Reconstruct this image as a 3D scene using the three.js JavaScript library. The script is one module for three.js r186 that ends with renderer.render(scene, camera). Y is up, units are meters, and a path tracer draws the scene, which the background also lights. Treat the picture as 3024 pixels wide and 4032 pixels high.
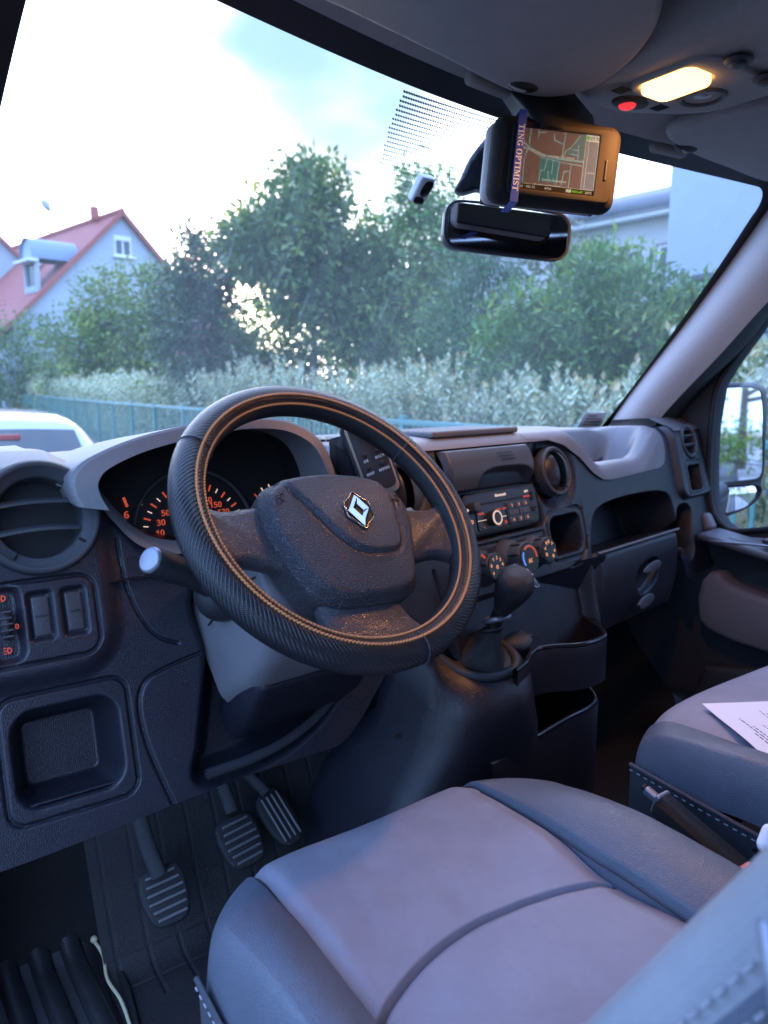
import * as THREE from 'three';
import { mergeGeometries, mergeVertices, toCreasedNormals } from 'three/addons/utils/BufferGeometryUtils.js';
import { RoundedBoxGeometry } from 'three/addons/geometries/RoundedBoxGeometry.js';
import { TextGeometry } from 'three/addons/geometries/TextGeometry.js';
import { FontLoader } from 'three/addons/loaders/FontLoader.js';
import { RectAreaLightUniformsLib } from 'three/addons/lights/RectAreaLightUniformsLib.js';

// ------------------------------------------------------------ camera, sky, sun, exposure
const R = THREE.MathUtils.degToRad, V = (x, y, z) => new THREE.Vector3(x, y, z);
const scene = new THREE.Scene();
const camera = new THREE.PerspectiveCamera(69.4, 3 / 4, 0.03, 600);
camera.position.set(-0.95, 1.60, 0);
{
  const yaw = R(35), pitch = R(9.5);
  camera.lookAt(-0.95 + Math.sin(yaw) * Math.cos(pitch), 1.60 - Math.sin(pitch), -Math.cos(yaw) * Math.cos(pitch));
}
camera.focus = 1.0; camera.userData.fStop = 5.5;

const renderer = new THREE.WebGLRenderer({ antialias: true });
renderer.toneMapping = THREE.LinearToneMapping;
renderer.toneMappingExposure = 3.9;
renderer.shadowMap.enabled = true;

function rng(s) { return () => { s |= 0; s = s + 0x6D2B79F5 | 0; let t = Math.imul(s ^ s >>> 15, 1 | s); t = t + Math.imul(t ^ t >>> 7, 61 | t) ^ t; return ((t ^ t >>> 14) >>> 0) / 4294967296; }; }
const hash = (x, y, z) => { let h = Math.imul(x | 0, 374761393) + Math.imul(y | 0, 668265263) + Math.imul(z | 0, 2147483647 ^ 1274126177); h = Math.imul(h ^ h >>> 13, 1274126177); return ((h ^ h >>> 16) >>> 0) / 4294967296; };
const fade = t => t * t * (3 - 2 * t), mix = (a, b, t) => a + (b - a) * t, clamp = (x, a = 0, b = 1) => Math.min(b, Math.max(a, x));
const sstep = (a, b, x) => fade(clamp((x - a) / (b - a)));
function noise3(x, y, z, per = 0) {
  const xi = Math.floor(x), yi = Math.floor(y), zi = Math.floor(z), w = k => per ? ((k % per) + per) % per : k;
  const u = fade(x - xi), v = fade(y - yi), t = fade(z - zi), h = (a, b, c) => hash(w(xi + a), w(yi + b), zi + c);
  return mix(mix(mix(h(0, 0, 0), h(1, 0, 0), u), mix(h(0, 1, 0), h(1, 1, 0), u), v), mix(mix(h(0, 0, 1), h(1, 0, 1), u), mix(h(0, 1, 1), h(1, 1, 1), u), v), t);
}
const fbm3 = (x, y, z, o = 4) => { let s = 0, a = .5, n = 0; for (let i = 0; i < o; i++) { s += a * noise3(x, y, z); n += a; a *= .5; x *= 2.03; y *= 2.03; z *= 2.03; } return s / n; };

// late-evening sky: bright veil of cloud on the sunset side, open blue elsewhere
const SUN = V(Math.sin(R(25)) * Math.cos(R(6)), Math.sin(R(6)), -Math.cos(R(25)) * Math.cos(R(6)));
const GAP = V(.455, .375, -.81).normalize(); // a thinner, bluer patch between the bright clouds
{
  const W = 768, H = 384, d = new Float32Array(W * H * 4);
  for (let j = 0; j < H; j++) for (let i = 0; i < W; i++) {
    const ph = (i / W - .5) * 2 * Math.PI, th = (j / H - .5) * Math.PI;
    const x = Math.cos(ph) * Math.cos(th), y = Math.sin(th), z = Math.sin(ph) * Math.cos(th);
    const c = x * SUN.x + y * SUN.y + z * SUN.z, ang = Math.acos(clamp(c, -1, 1));
    const yy = Math.max(y, .02), q = 1 / (yy + .25);
    const cl = fbm3(x * q * 1.5 + 7.3, z * q * 1.5 + 2.1, 3.7, 5);
    const low = fbm3(Math.atan2(x, -z) * 3 + 11, y * 26, 1.2, 4);
    let cov = sstep(.50, .66, cl + .26 * Math.exp(-ang * ang / .55));
    cov = Math.max(cov, .9 * Math.exp(-ang * ang / .16));
    const gr = sstep(.0, .5, y);
    const blue = [mix(.42, .28, gr), mix(.70, .54, gr), mix(1.25, 1.25, gr)];
    const glow = 1.1 * Math.exp(-ang / .45);
    const far = sstep(.7, 1.6, ang), white = [mix(.92, .5, far) + glow * .9, mix(1.15, .76, far) + glow * .85, mix(1.68, 1.45, far) + glow * .75];
    const streak = sstep(.44, .6, low) * sstep(.0, .08, y) * (1 - sstep(.2, .32, y));
    const gd = Math.acos(clamp(x * GAP.x + y * GAP.y + z * GAP.z, -1, 1)), gap = .97 * sstep(.22, .05, gd + .30 * (fbm3(x * 5 + 3, y * 9, z * 5, 4) - .5));
    const o = (j * W + i) * 4;
    for (let k = 0; k < 3; k++) {
      let s = mix(blue[k] + glow * .5, white[k], cov);
      s = mix(s, [.22, .30, .35][k], streak * .85 * (1 - Math.exp(-ang * ang / .03)));
      s = mix(s, [.10, .185, .265][k], gap);
      s += [3.2, 2.2, 1.0][k] * Math.exp(-ang * ang / .012);
      if (y < 0) s = mix(s, [.12, .13, .12][k], sstep(0, .03, -y));
      d[o + k] = s;
    }
    d[o + 3] = 1;
  }
  const t = new THREE.DataTexture(d, W, H, THREE.RGBAFormat, THREE.FloatType);
  t.mapping = THREE.EquirectangularReflectionMapping; t.magFilter = t.minFilter = THREE.LinearFilter; t.wrapS = THREE.RepeatWrapping; t.needsUpdate = true;
  scene.background = t; scene.environment = t;
}
const sun = new THREE.DirectionalLight(new THREE.Color(1, .72, .42), 1.2);
sun.position.copy(SUN).multiplyScalar(60); sun.target.position.set(0, 1, 0); sun.castShadow = true; sun.shadow.radius = 4;
sun.shadow.camera.left = sun.shadow.camera.bottom = -45; sun.shadow.camera.right = sun.shadow.camera.top = 45; sun.shadow.camera.far = 160; sun.shadow.mapSize.set(2048, 2048);
scene.add(sun, sun.target);

// ------------------------------------------------------------ helpers
const taken = {};
const numbered = n => { const k = taken[n] = (taken[n] ?? -1) + 1; return k ? n + '_' + String(k).padStart(3, '0') : n; };
function mesh(name, geo, mat, parent) { const m = new THREE.Mesh(geo, mat); m.name = name; m.castShadow = m.receiveShadow = true; parent.add(m); return m; }
function thing(name, label, category, pos = [0, 0, 0], group) {
  const g = new THREE.Group(); g.name = numbered(name); g.position.set(...pos); g.userData = { label, category };
  if (group) g.userData.group = group;
  scene.add(g); return g;
}
// geometry given in world coordinates, stored relative to the thing's base
function part(t, name, geo, mat, parent = t) { geo.translate(-t.position.x, -t.position.y, -t.position.z); return mesh(name, geo, mat, parent); }
function single(name, geo, mat, label, category, group) {
  geo.computeBoundingBox(); const b = geo.boundingBox, c = b.getCenter(V(0, 0, 0)); geo.translate(-c.x, -b.min.y, -c.z);
  const m = mesh(numbered(name), geo, mat, scene); m.position.set(c.x, b.min.y, c.z); m.userData = { label, category }; if (group) m.userData.group = group; return m;
}
function structure(name, geo, mat) { const m = mesh(numbered(name), geo, mat, scene); m.userData = { kind: 'structure' }; return m; }
const clean = g => { for (const k of Object.keys(g.attributes)) if (!['position', 'normal', 'uv', 'color'].includes(k)) g.deleteAttribute(k); return g; };
const merge = gs => mergeGeometries(gs.map(g => clean(g.index ? g.toNonIndexed() : g)));
function boxUV(g0) { // uv in metres by the main direction of each vertex normal
  const g = g0.index ? g0.toNonIndexed() : g0; if (!g.attributes.normal) g.computeVertexNormals();
  const p = g.attributes.position, n = g.attributes.normal, uv = new Float32Array(p.count * 2);
  for (let i = 0; i < p.count; i += 3) {
    const a = [0, 1, 2].map(k => Math.abs(n.getComponent(i, k) + n.getComponent(i + 1, k) + n.getComponent(i + 2, k)));
    const m = a.indexOf(Math.max(...a)), [u, v] = m === 0 ? [2, 1] : m === 1 ? [0, 2] : [0, 1];
    for (let k = 0; k < 3; k++) { uv[(i + k) * 2] = p.getComponent(i + k, u); uv[(i + k) * 2 + 1] = p.getComponent(i + k, v); }
  }
  g.setAttribute('uv', new THREE.BufferAttribute(uv, 2)); return g;
}
function grid(nu, nv, fn, flip = false) { // fn(u,v) -> [x,y,z]
  const pos = [], uv = [], ix = [];
  for (let j = 0; j <= nv; j++) for (let i = 0; i <= nu; i++) { const p = fn(i / nu, j / nv); pos.push(p[0], p[1], p[2]); uv.push(p[3] ?? p[0], p[4] ?? (p[1] - p[2])); }
  const w = nu + 1;
  for (let j = 0; j < nv; j++) for (let i = 0; i < nu; i++) { const a = j * w + i, b = a + 1, c = a + w, e = c + 1; flip ? ix.push(a, b, c, b, e, c) : ix.push(a, c, b, b, c, e); }
  const g = new THREE.BufferGeometry(); g.setIndex(ix); g.setAttribute('position', new THREE.Float32BufferAttribute(pos, 3)); g.setAttribute('uv', new THREE.Float32BufferAttribute(uv, 2)); g.computeVertexNormals(); return g;
}
function loft(rings, caps = true) { // rings: arrays of [x,y,z], all of the same length, closed
  const n = rings[0].length, pos = [], ix = [];
  for (const r of rings) for (const p of r) pos.push(...p);
  for (let j = 0; j < rings.length - 1; j++) for (let i = 0; i < n; i++) { const a = j * n + i, b = j * n + (i + 1) % n, c = a + n, e = b + n; ix.push(a, b, c, b, e, c); }
  if (caps) for (const [r, f] of [[0, 1], [rings.length - 1, 0]]) {
    const c = [0, 1, 2].map(k => rings[r].reduce((s, p) => s + p[k], 0) / n), ci = pos.length / 3; pos.push(...c);
    const b = pos.length / 3; for (const p of rings[r]) pos.push(...p);
    for (let i = 0; i < n; i++) f ? ix.push(ci, b + (i + 1) % n, b + i) : ix.push(ci, b + i, b + (i + 1) % n);
  }
  const g = new THREE.BufferGeometry(); g.setIndex(ix); g.setAttribute('position', new THREE.Float32BufferAttribute(pos, 3)); g.computeVertexNormals();
  return boxUV(g);
}
const spline = (pts, n, closed = false) => new THREE.CatmullRomCurve3(pts.map(p => V(...p)), closed, 'centripetal').getPoints(n).map(p => [p.x, p.y, p.z]);
const tube = (pts, r, seg = 40, closed = false, rad = 8) => new THREE.TubeGeometry(new THREE.CatmullRomCurve3(pts.map(p => V(...p)), closed, 'centripetal'), seg, r, rad, closed);
const shape = pts => { const s = new THREE.Shape(); pts.forEach(([x, y], i) => i ? s.lineTo(x, y) : s.moveTo(x, y)); s.closePath(); return s; };
const smooth2 = (pts, n) => spline(pts.map(([x, y]) => [x, y, 0]), n, true).slice(0, -1).map(p => [p[0], p[1]]);
function rr(x0, y0, x1, y1, r, n = 5) { const o = []; for (const [cx, cy, a] of [[x1 - r, y1 - r, 0], [x0 + r, y1 - r, 90], [x0 + r, y0 + r, 180], [x1 - r, y0 + r, 270]]) for (let i = 0; i <= n; i++) { const t = R(a + 90 * i / n); o.push([cx + r * Math.cos(t), cy + r * Math.sin(t)]); } return o; }
function ext(pts, depth, bevel = .002, hole) { // front face at z = 0, body behind it
  const s = shape(pts); if (hole) for (const h of [].concat(hole.length && Array.isArray(hole[0][0]) ? hole : [hole])) s.holes.push(new THREE.Path(h.map(p => new THREE.Vector2(...p))));
  const b = bevel > 0, g = new THREE.ExtrudeGeometry(s, { depth: Math.max(depth - 2 * bevel, 1e-4), bevelEnabled: b, bevelSize: bevel, bevelThickness: bevel, bevelOffset: -bevel, bevelSegments: 3, curveSegments: 8 });
  g.translate(0, 0, -depth + bevel); return toCreasedNormals(g, .6);
}
const lathe = (pts, n = 40) => new THREE.LatheGeometry(pts.map(p => new THREE.Vector2(...p)), n);
const at = (g, x, y, z, rx = 0, ry = 0, rz = 0) => { g.applyMatrix4(new THREE.Matrix4().compose(V(x, y, z), new THREE.Quaternion().setFromEuler(new THREE.Euler(rx, ry, rz, 'YXZ')), V(1, 1, 1))); return g; };
const rbox = (w, h, d, r = .004, s = 3) => new RoundedBoxGeometry(w, h, d, s, Math.min(r, w / 2.01, h / 2.01, d / 2.01));
const basisM = (o, x, y) => { const X = V(...x).normalize(), Z = X.clone().cross(V(...y)).normalize(), Y = Z.clone().cross(X); return new THREE.Matrix4().makeBasis(X, Y, Z).setPosition(...o); };
function inPoly(pts, x, y) { let c = false; for (let i = 0, j = pts.length - 1; i < pts.length; j = i++) { const [a, b] = pts[i], [e, f] = pts[j]; if ((b > y) !== (f > y) && x < (e - a) * (y - b) / (f - b) + a) c = !c; } return c; }
function sdLine(pts, x, y, closed) { let d = 1e9; for (let i = closed ? 0 : 1; i < pts.length; i++) { const [a, b] = pts[(i || pts.length) - 1], [e, f] = pts[i], ex = e - a, ey = f - b, t = clamp(((x - a) * ex + (y - b) * ey) / (ex * ex + ey * ey || 1)); d = Math.min(d, Math.hypot(x - a - ex * t, y - b - ey * t)); } return d; }
const sdPoly = (pts, x, y) => sdLine(pts, x, y, true) * (inPoly(pts, x, y) ? -1 : 1);

// ------------------------------------------------------------ textures and materials
function tex(n, fn, rep, srgb = false) {
  const d = new Uint8Array(n * n * 4);
  for (let j = 0; j < n; j++) for (let i = 0; i < n; i++) { const c = fn(i / n, j / n), o = (j * n + i) * 4; for (let k = 0; k < 3; k++) d[o + k] = clamp(Array.isArray(c) ? c[k] : c) * 255; d[o + 3] = 255; }
  const t = new THREE.DataTexture(d, n, n); t.wrapS = t.wrapT = THREE.RepeatWrapping; t.magFilter = THREE.LinearFilter; t.minFilter = THREE.LinearFilter; t.repeat.set(rep, rep); if (srgb) t.colorSpace = THREE.SRGBColorSpace; t.needsUpdate = true; return t;
}
const pn = (u, v, f, z = 0) => noise3(u * f, v * f, z, f);
const leatherT = (() => { const r = rng(5), K = 22, pts = []; for (let j = 0; j < K; j++) for (let i = 0; i < K; i++) pts.push([(i + r()) / K, (j + r()) / K]);
  return (u, v) => { let a = 9, b = 9; const ci = Math.floor(u * K), cj = Math.floor(v * K); for (let dj = -1; dj <= 1; dj++) for (let di = -1; di <= 1; di++) { const ii = (ci + di + K) % K, jj = (cj + dj + K) % K, p = pts[jj * K + ii]; let dx = Math.abs(p[0] - u), dy = Math.abs(p[1] - v); dx = Math.min(dx, 1 - dx); dy = Math.min(dy, 1 - dy); const d = Math.hypot(dx, dy) * K; if (d < a) { b = a; a = d; } else if (d < b) b = d; } return clamp((b - a) * 2.2) * .8 + .2 * pn(u, v, 32); }; })();
const TB = {
  leather: tex(256, leatherT, 1 / .055),
  fine: tex(256, (u, v) => .5 * pn(u, v, 64) + .3 * pn(u, v, 128, 3) + .2 * pn(u, v, 16, 7), 1 / .05),
  fabric: tex(256, (u, v) => { const s = Math.sin(u * Math.PI * 2 * 32 + Math.sin(v * Math.PI * 64) * .4), t = Math.sin(v * Math.PI * 2 * 32); return .5 + .22 * s * t + .28 * (pn(u, v, 64) - .5); }, 1 / .05),
  weave: tex(256, (u, v) => { const a = (u * 8 + v * 8) % 1, k = Math.floor(u * 8 + v * 8) % 2, b = ((u - v) * 8 % 1 + 1) % 1; return k ? Math.sin(a * Math.PI) * .9 : Math.sin(b * Math.PI) * .6; }, 1),
  rib: tex(64, (u, v) => .5 + .5 * Math.sin((u + v) * Math.PI * 2 * 8), 1 / .03),
  stain: tex(512, (u, v) => { const a = .55 * pn(u, v, 4) + .3 * pn(u, v, 12, 2) + .15 * pn(u, v, 48, 5); return [a, a, a]; }, 1),
};
const M = {};
function mat(name, rgb, rough = .6, o = {}) { const { phys, ...q } = o; const m = new (phys ? THREE.MeshPhysicalMaterial : THREE.MeshStandardMaterial)({ roughness: rough, metalness: 0, side: THREE.DoubleSide, ...q }); m.color.setRGB(...rgb); m.name = name; return M[name] = m; }
const soilT = (lo, hi, rep, f = 1) => { const t = tex(256, (u, v) => { const a = .5 * pn(u, v, 6 * f) + .3 * pn(u, v, 20 * f, 2) + .2 * pn(u, v, 90, 5); return [0, 1, 2].map(k => mix(lo[k], hi[k], a)); }, rep); t.colorSpace = THREE.NoColorSpace; return t; };
const dashVar = soilT([.72, .72, .72], [1, 1, 1], 1 / .6, 1);
mat('dashDark', [.0155, .0158, .0245], .36, { bumpMap: TB.leather, bumpScale: .0003, map: dashVar });
mat('dashMid', [.02, .02, .028], .32, { bumpMap: TB.leather, bumpScale: .0003, map: dashVar });
mat('dashLight', [.19, .185, .19], .48, { bumpMap: TB.rib, bumpScale: .00025, map: dashVar });
mat('trimLight', [.165, .16, .168], .45, { bumpMap: TB.fine, bumpScale: .0003, map: dashVar });
mat('plastic', [.02, .021, .024], .38, { bumpMap: TB.fine, bumpScale: .0002 });
mat('plasticMid', [.045, .047, .053], .42, { bumpMap: TB.fine, bumpScale: .0003 });
mat('gloss', [.012, .012, .014], .16);
mat('black', [.006, .006, .007], .6);
mat('rim', [.011, .0115, .014], .24, { bumpMap: TB.weave, bumpScale: .0006 });
mat('rimLeather', [.012, .012, .014], .36, { bumpMap: TB.leather, bumpScale: .0005 });
mat('pad', [.04, .039, .046], .34, { bumpMap: TB.leather, bumpScale: .0011 });
mat('spoke', [.06, .058, .064], .3, { bumpMap: TB.leather, bumpScale: .0006 });
mat('thread', [.6, .25, .09], .38);
mat('threadGrey', [.3, .3, .33], .7);
mat('chrome', [.40, .36, .33], .12, { metalness: 1 });
mat('satin', [.26, .27, .31], .38, { metalness: .6 });
mat('lining', [.36, .325, .30], .85, { bumpMap: TB.fine, bumpScale: .0006, map: dashVar });
mat('pillar', [.47, .43, .41], .6, { bumpMap: TB.fine, bumpScale: .0004 });
mat('visor', [.33, .30, .285], .75, { bumpMap: TB.fine, bumpScale: .0005, map: dashVar });
mat('seatCentre', [.29, .28, .33], .5, { bumpMap: TB.fabric, bumpScale: .0006, map: dashVar });
mat('seatSide', [.11, .122, .155], .4, { bumpMap: TB.leather, bumpScale: .0004, map: dashVar });
mat('seatPale', [.27, .272, .29], .55, { bumpMap: TB.fine, bumpScale: .0004, map: dashVar });
mat('seatSkirt', [.05, .055, .068], .8, { bumpMap: TB.fabric, bumpScale: .0008, map: dashVar });
mat('rubber', [.022, .022, .025], .6, { bumpMap: TB.fine, bumpScale: .0012, map: soilT([.6, .6, .6], [1.5, 1.45, 1.4].map(v => v / 1.5), 1 / .35, 2) });
mat('carpet', [.013, .0125, .013], .95, { bumpMap: TB.fine, bumpScale: .002, map: dashVar });
mat('metalDark', [.06, .06, .065], .5, { metalness: .4, bumpMap: TB.fine, bumpScale: .0006 });
mat('white', [.72, .73, .75], .5);
mat('paper', [.78, .79, .82], .85);
mat('ink', [.1, .1, .12], .8);
mat('blue', [.05, .1, .4], .5);
mat('glass', [1, 1, 1], .0, { phys: true, transmission: 1, thickness: 0, ior: 1.5 });
mat('paleGlass', [.86, .9, .95], .05, { phys: true, transmission: .9, thickness: 0 });
mat('mirror', [.86, .88, .9], .02, { metalness: 1 });
mat('mirrorDim', [.36, .36, .38], .03, { metalness: 1 });
const glow = (name, rgb, k) => { const m = mat(name, [.02, .02, .02], .5); m.emissive.setRGB(...rgb); m.emissiveIntensity = k; return m; };
glow('redGlow', [1, .14, .07], .115); glow('whiteGlow', [1, .75, .66], .2); glow('blueGlow', [.1, .3, 1], .26); glow('amberGlow', [1, .38, .18], .2);

const font = await new FontLoader().loadAsync('fonts/droid/droid_sans_bold.typeface.json');
const fontSerif = await new FontLoader().loadAsync('fonts/droid/droid_serif_bold.typeface.json').catch(() => font);
function text(s, size, depth = .0006, f = font) { const g = new TextGeometry(s, { font: f, size, depth, curveSegments: 2, bevelEnabled: false }); g.computeBoundingBox(); const b = g.boundingBox; g.translate(-(b.min.x + b.max.x) / 2, -(b.min.y + b.max.y) / 2, 0); return g; }

// ------------------------------------------------------------ the street outside
const leafMat = (name, rough, tr) => { const m = mat(name, [1, 1, 1], rough, { phys: true, vertexColors: true, transmission: tr, thickness: 0 }); return m; };
leafMat('leaf', .7, .42); leafMat('leafSilver', .5, .25);
mat('bark', [.09, .075, .06], .95, { bumpMap: TB.fine, bumpScale: .004 });
mat('asphalt', [1, 1, 1], .9, { map: soilT([.045, .046, .05], [.085, .086, .09], 1 / 3, 3) });
mat('paving', [1, 1, 1], .9, { map: soilT([.2, .2, .2], [.3, .29, .28], 1 / 2, 3) });
mat('earth', [1, 1, 1], 1, { map: soilT([.05, .06, .03], [.1, .11, .05], 1 / 4, 2) });
mat('fenceGreen', [.085, .225, .195], .42);
mat('render', [1, 1, 1], .9, { map: soilT([.36, .40, .43], [.42, .46, .49], 1 / 5, 1) });
mat('creamWall', [1, 1, 1], .9, { map: soilT([.46, .45, .43], [.54, .53, .51], 1 / 4, 1) });
mat('cladding', [.24, .27, .32], .5, { metalness: .1 });
mat('slate', [1, 1, 1], .7, { map: soilT([.07, .075, .09], [.13, .135, .15], 1 / 2, 3) });
mat('zinc', [.2, .25, .32], .5, { metalness: .2 });
const tileCols = [[.38, .09, .062], [.33, .078, .055], [.42, .11, .075]].map((c, i) => mat('roofTile' + i, c, .75));
mat('carPaint', [.3, .33, .37], .22, { phys: true, clearcoat: 1, clearcoatRoughness: .05, metalness: .5 });
mat('carGlass', [.02, .025, .03], .05);
mat('tailLamp', [.35, .02, .02], .2);
mat('windowGlass', [.05, .07, .09], .06);

const sheet = (x0, x1, z0, z1, y) => { const g = new THREE.PlaneGeometry(x1 - x0, z1 - z0).rotateX(-Math.PI / 2).translate((x0 + x1) / 2, y, (z0 + z1) / 2); return boxUV(g); };
structure('ground', sheet(-260, 260, -300, 200, -.02), M.earth);
structure('road', sheet(-7.5, 1.4, -200, 120, 0), M.asphalt);
structure('pavement', boxUV(new THREE.BoxGeometry(1.9, .12, 300).translate(2.35, .06, -50)), M.paving);

function leafGeo(pos, dir, nor, len, wid, fold, P, C, N, col) { // a pointed leaf of four triangles, folded along its midrib
  const s = V(0, 0, 0).crossVectors(dir, nor).normalize();
  const b = pos, t = pos.clone().addScaledVector(dir, len), m = pos.clone().addScaledVector(dir, len * .45);
  const l = m.clone().addScaledVector(s, wid / 2).addScaledVector(nor, fold), r = m.clone().addScaledVector(s, -wid / 2).addScaledVector(nor, fold);
  for (const tri of [[b, m, l], [m, t, l], [b, r, m], [m, r, t]]) for (const p of tri) { P.push(p.x, p.y, p.z); C.push(...col); }
}
function leafMesh(P, C) { const g = new THREE.BufferGeometry(); g.setAttribute('position', new THREE.Float32BufferAttribute(P, 3)); g.setAttribute('color', new THREE.Float32BufferAttribute(C, 3)); g.computeVertexNormals(); return g; }
const rdir = r => { const z = r() * 2 - 1, a = r() * Math.PI * 2, s = Math.sqrt(1 - z * z); return V(s * Math.cos(a), z, s * Math.sin(a)); };
function limb(a, b, ra, rb, r, sag = .1) { const m = [0, 1, 2].map(k => (a[k] + b[k]) / 2 + (r() - .5) * sag); const c = spline([a, m, b], 8), rings = c.map((p, i) => { const t = i / (c.length - 1), q = mix(ra, rb, t); return [...Array(7)].map((_, k) => { const w = k / 7 * Math.PI * 2; const d = V(b[0] - a[0], b[1] - a[1], b[2] - a[2]).normalize(), u = V(d.y, -d.x, .3).cross(d).normalize(), v = d.clone().cross(u); return [p[0] + q * (Math.cos(w) * u.x + Math.sin(w) * v.x), p[1] + q * (Math.cos(w) * u.y + Math.sin(w) * v.y), p[2] + q * (Math.cos(w) * u.z + Math.sin(w) * v.z)]; }); }); return loft(rings, false); }
function tree(name, label, category, base, seed, o) {
  if (o.k) o.blobs = o.blobs.map(([x, y, z, a, b, c, n]) => [x * o.k, (y - 1.6) * o.k + 1.6, z * o.k, a * o.k, b * o.k, c * o.k, n]);
  const r = rng(seed), t = thing(name, label, category, base), P = [], C = [], limbs = [];
  const [bx, by, bz] = base; const top = Math.max(...o.blobs.map(b => b[1]));
  const trunkTop = [bx + (o.lean ?? .1), by + top * .72, bz];
  limbs.push(limb([bx, by - .05, bz], trunkTop, o.trunk, o.trunk * .35, r, .2));
  for (const [cx, cy, cz, rx, ry, rz, n] of o.blobs) {
    const c0 = [bx + cx, by + cy, bz + cz], k = clamp((cy - ry * .6) / (top * .72), .12, .9);
    const from = [0, 1, 2].map(i => mix(base[i], trunkTop[i], k)); limbs.push(limb(from, c0, o.trunk * .45, o.trunk * .12, r, .3));
    const clumps = Math.ceil(n / o.per);
    for (let i = 0; i < clumps; i++) {
      const d = rdir(r), q = Math.pow(r(), .42), cc = V(c0[0] + d.x * rx * q, c0[1] + d.y * ry * q, c0[2] + d.z * rz * q), tone = .7 + .6 * r(), warm = r(), cr = o.clump * (.6 + .8 * r());
      if (r() < .25) limbs.push(limb(c0, [cc.x, cc.y, cc.z], o.trunk * .1, .006, r, .15));
      const out = V(d.x, d.y + .15, d.z).normalize();
      for (let j = 0; j < o.per; j++) {
        const e = rdir(r), p = cc.clone().addScaledVector(e, cr * Math.cbrt(r()));
        const dir = rdir(r).addScaledVector(out, .8).add(V(0, o.droop ?? -.35, 0)).normalize(), nor = V(0, 1, 0).addScaledVector(rdir(r), .8).normalize();
        const v = tone * (.8 + .4 * r()), col = o.cols[warm > (o.mixed ?? .75) ? 1 : 0].map(x => x * v);
        leafGeo(p, dir, nor, o.leaf * (.7 + .6 * r()), o.leaf * o.asp, o.leaf * .06, P, C, null, col);
      }
    }
  }
  part(t, 'trunk', merge(limbs), M.bark);
  part(t, 'crown', leafMesh(P, C), M.leaf);
  return t;
}
const G1 = [[.11, .19, .03], [.19, .25, .03]], G2 = [[.11, .23, .03], [.23, .31, .035]], G3 = [[.09, .18, .035], [.12, .21, .035]], G4 = [[.16, .24, .03], [.26, .31, .035]];
tree('broadleaf_tree', 'tall loose broadleaf tree with gaps of evening light, middle of the windscreen view', 'tree', [5.6, 0, -11.6], 11, { trunk: .11, per: 30, clump: .34, leaf: .16, asp: .5, cols: G1, blobs: [[0, 3.8, 0, 1.2, 1.1, 1.0, 7000], [-.5, 4.2, .1, .8, .6, .6, 1800], [.15, 4.75, 0, .55, .75, .6, 1700], [-.95, 3.95, .2, .7, .45, .6, 1700], [1.0, 3.3, .3, .9, .9, .8, 2800], [.5, 2.6, .3, .8, .5, .7, 1000]] });
tree('broadleaf_tree', 'slim broadleaf tree with drooping reddish tips, just right of the red-roofed house', 'tree', [4.3, 0, -13.2], 12, { trunk: .08, per: 26, clump: .28, leaf: .15, asp: .42, cols: [[.09, .14, .05], [.2, .1, .06]], mixed: .85, blobs: [[0, 3.6, 0, .7, .9, .7, 2600], [-.3, 2.6, 0, .65, 1.0, .6, 2600], [.75, 4.0, .1, .6, .4, .5, 1000], [.2, 1.6, .2, .8, .9, .6, 1600]] });
tree('spreading_bush', 'broad yellow-green bush in front of the white gable with one window', 'bush', [7.7, 0, -30], 13, { k: 2.3, trunk: .12, per: 34, clump: .55, leaf: .22, asp: .5, cols: G4, blobs: [[.3, 2.6, 0, 1.25, 1.1, 1.0, 8000], [-.55, 2.0, -.2, .85, 1.0, .7, 5200], [1.2, 2.5, .2, .8, 1.0, .8, 4200], [.6, 1.3, .0, 1.3, .8, .6, 3500]] });
tree('spreading_bush', 'dark green bush with bare twigs at the far left edge of the windscreen', 'bush', [4.9, 0, -38.6], 14, { k: 2.6, trunk: .1, per: 30, clump: .6, leaf: .24, asp: .4, cols: G1, blobs: [[0, 1.9, 0, 1.0, 1.1, .9, 5000], [-1.0, 1.7, 0, .9, 1.0, .8, 4000], [.7, 1.3, .1, .9, .8, .6, 3000]] });
tree('dense_tree', 'dense dark green tree filling the view just left of the interior mirror', 'tree', [7.6, 0, -11.4], 15, { trunk: .12, per: 30, clump: .32, leaf: .14, asp: .4, cols: G2, droop: -.6, blobs: [[0, 3.6, 0, 1.4, 1.4, 1.1, 8500], [.4, 4.9, 0, .8, .8, .6, 2000], [-.8, 2.6, .4, 1.0, 1.1, .9, 2200], [.9, 2.3, .3, 1.1, 1.2, 1, 2400]] });
tree('conifer_tree', 'bluish green conifer with drooping sprays below the interior mirror', 'tree', [6.2, 0, -7.9], 16, { trunk: .1, per: 34, clump: .26, leaf: .15, asp: .16, cols: [[.075, .15, .045], [.1, .19, .05]], droop: -.9, blobs: [[0, 1.3, 0, 1.2, 1.0, 1.0, 4200], [.1, 2.4, 0, .85, .7, .8, 2600], [.1, 3.2, 0, .5, .6, .5, 1300]] });
tree('willow_bush', 'large bright green bush with narrow upright leaves in front of the plain blue-white wall', 'bush', [5.6, 0, -5.1], 17, { trunk: .05, per: 36, clump: .2, leaf: .12, asp: .3, cols: G2, mixed: .65, droop: .15, blobs: [[-.15, 2.0, 0, .9, 1.0, .8, 9000], [.5, 2.0, .55, .6, .75, .55, 5200], [-.8, 1.7, -.5, .65, .9, .6, 5600], [.2, 1.1, .3, .9, .8, .7, 4200]] });
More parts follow.
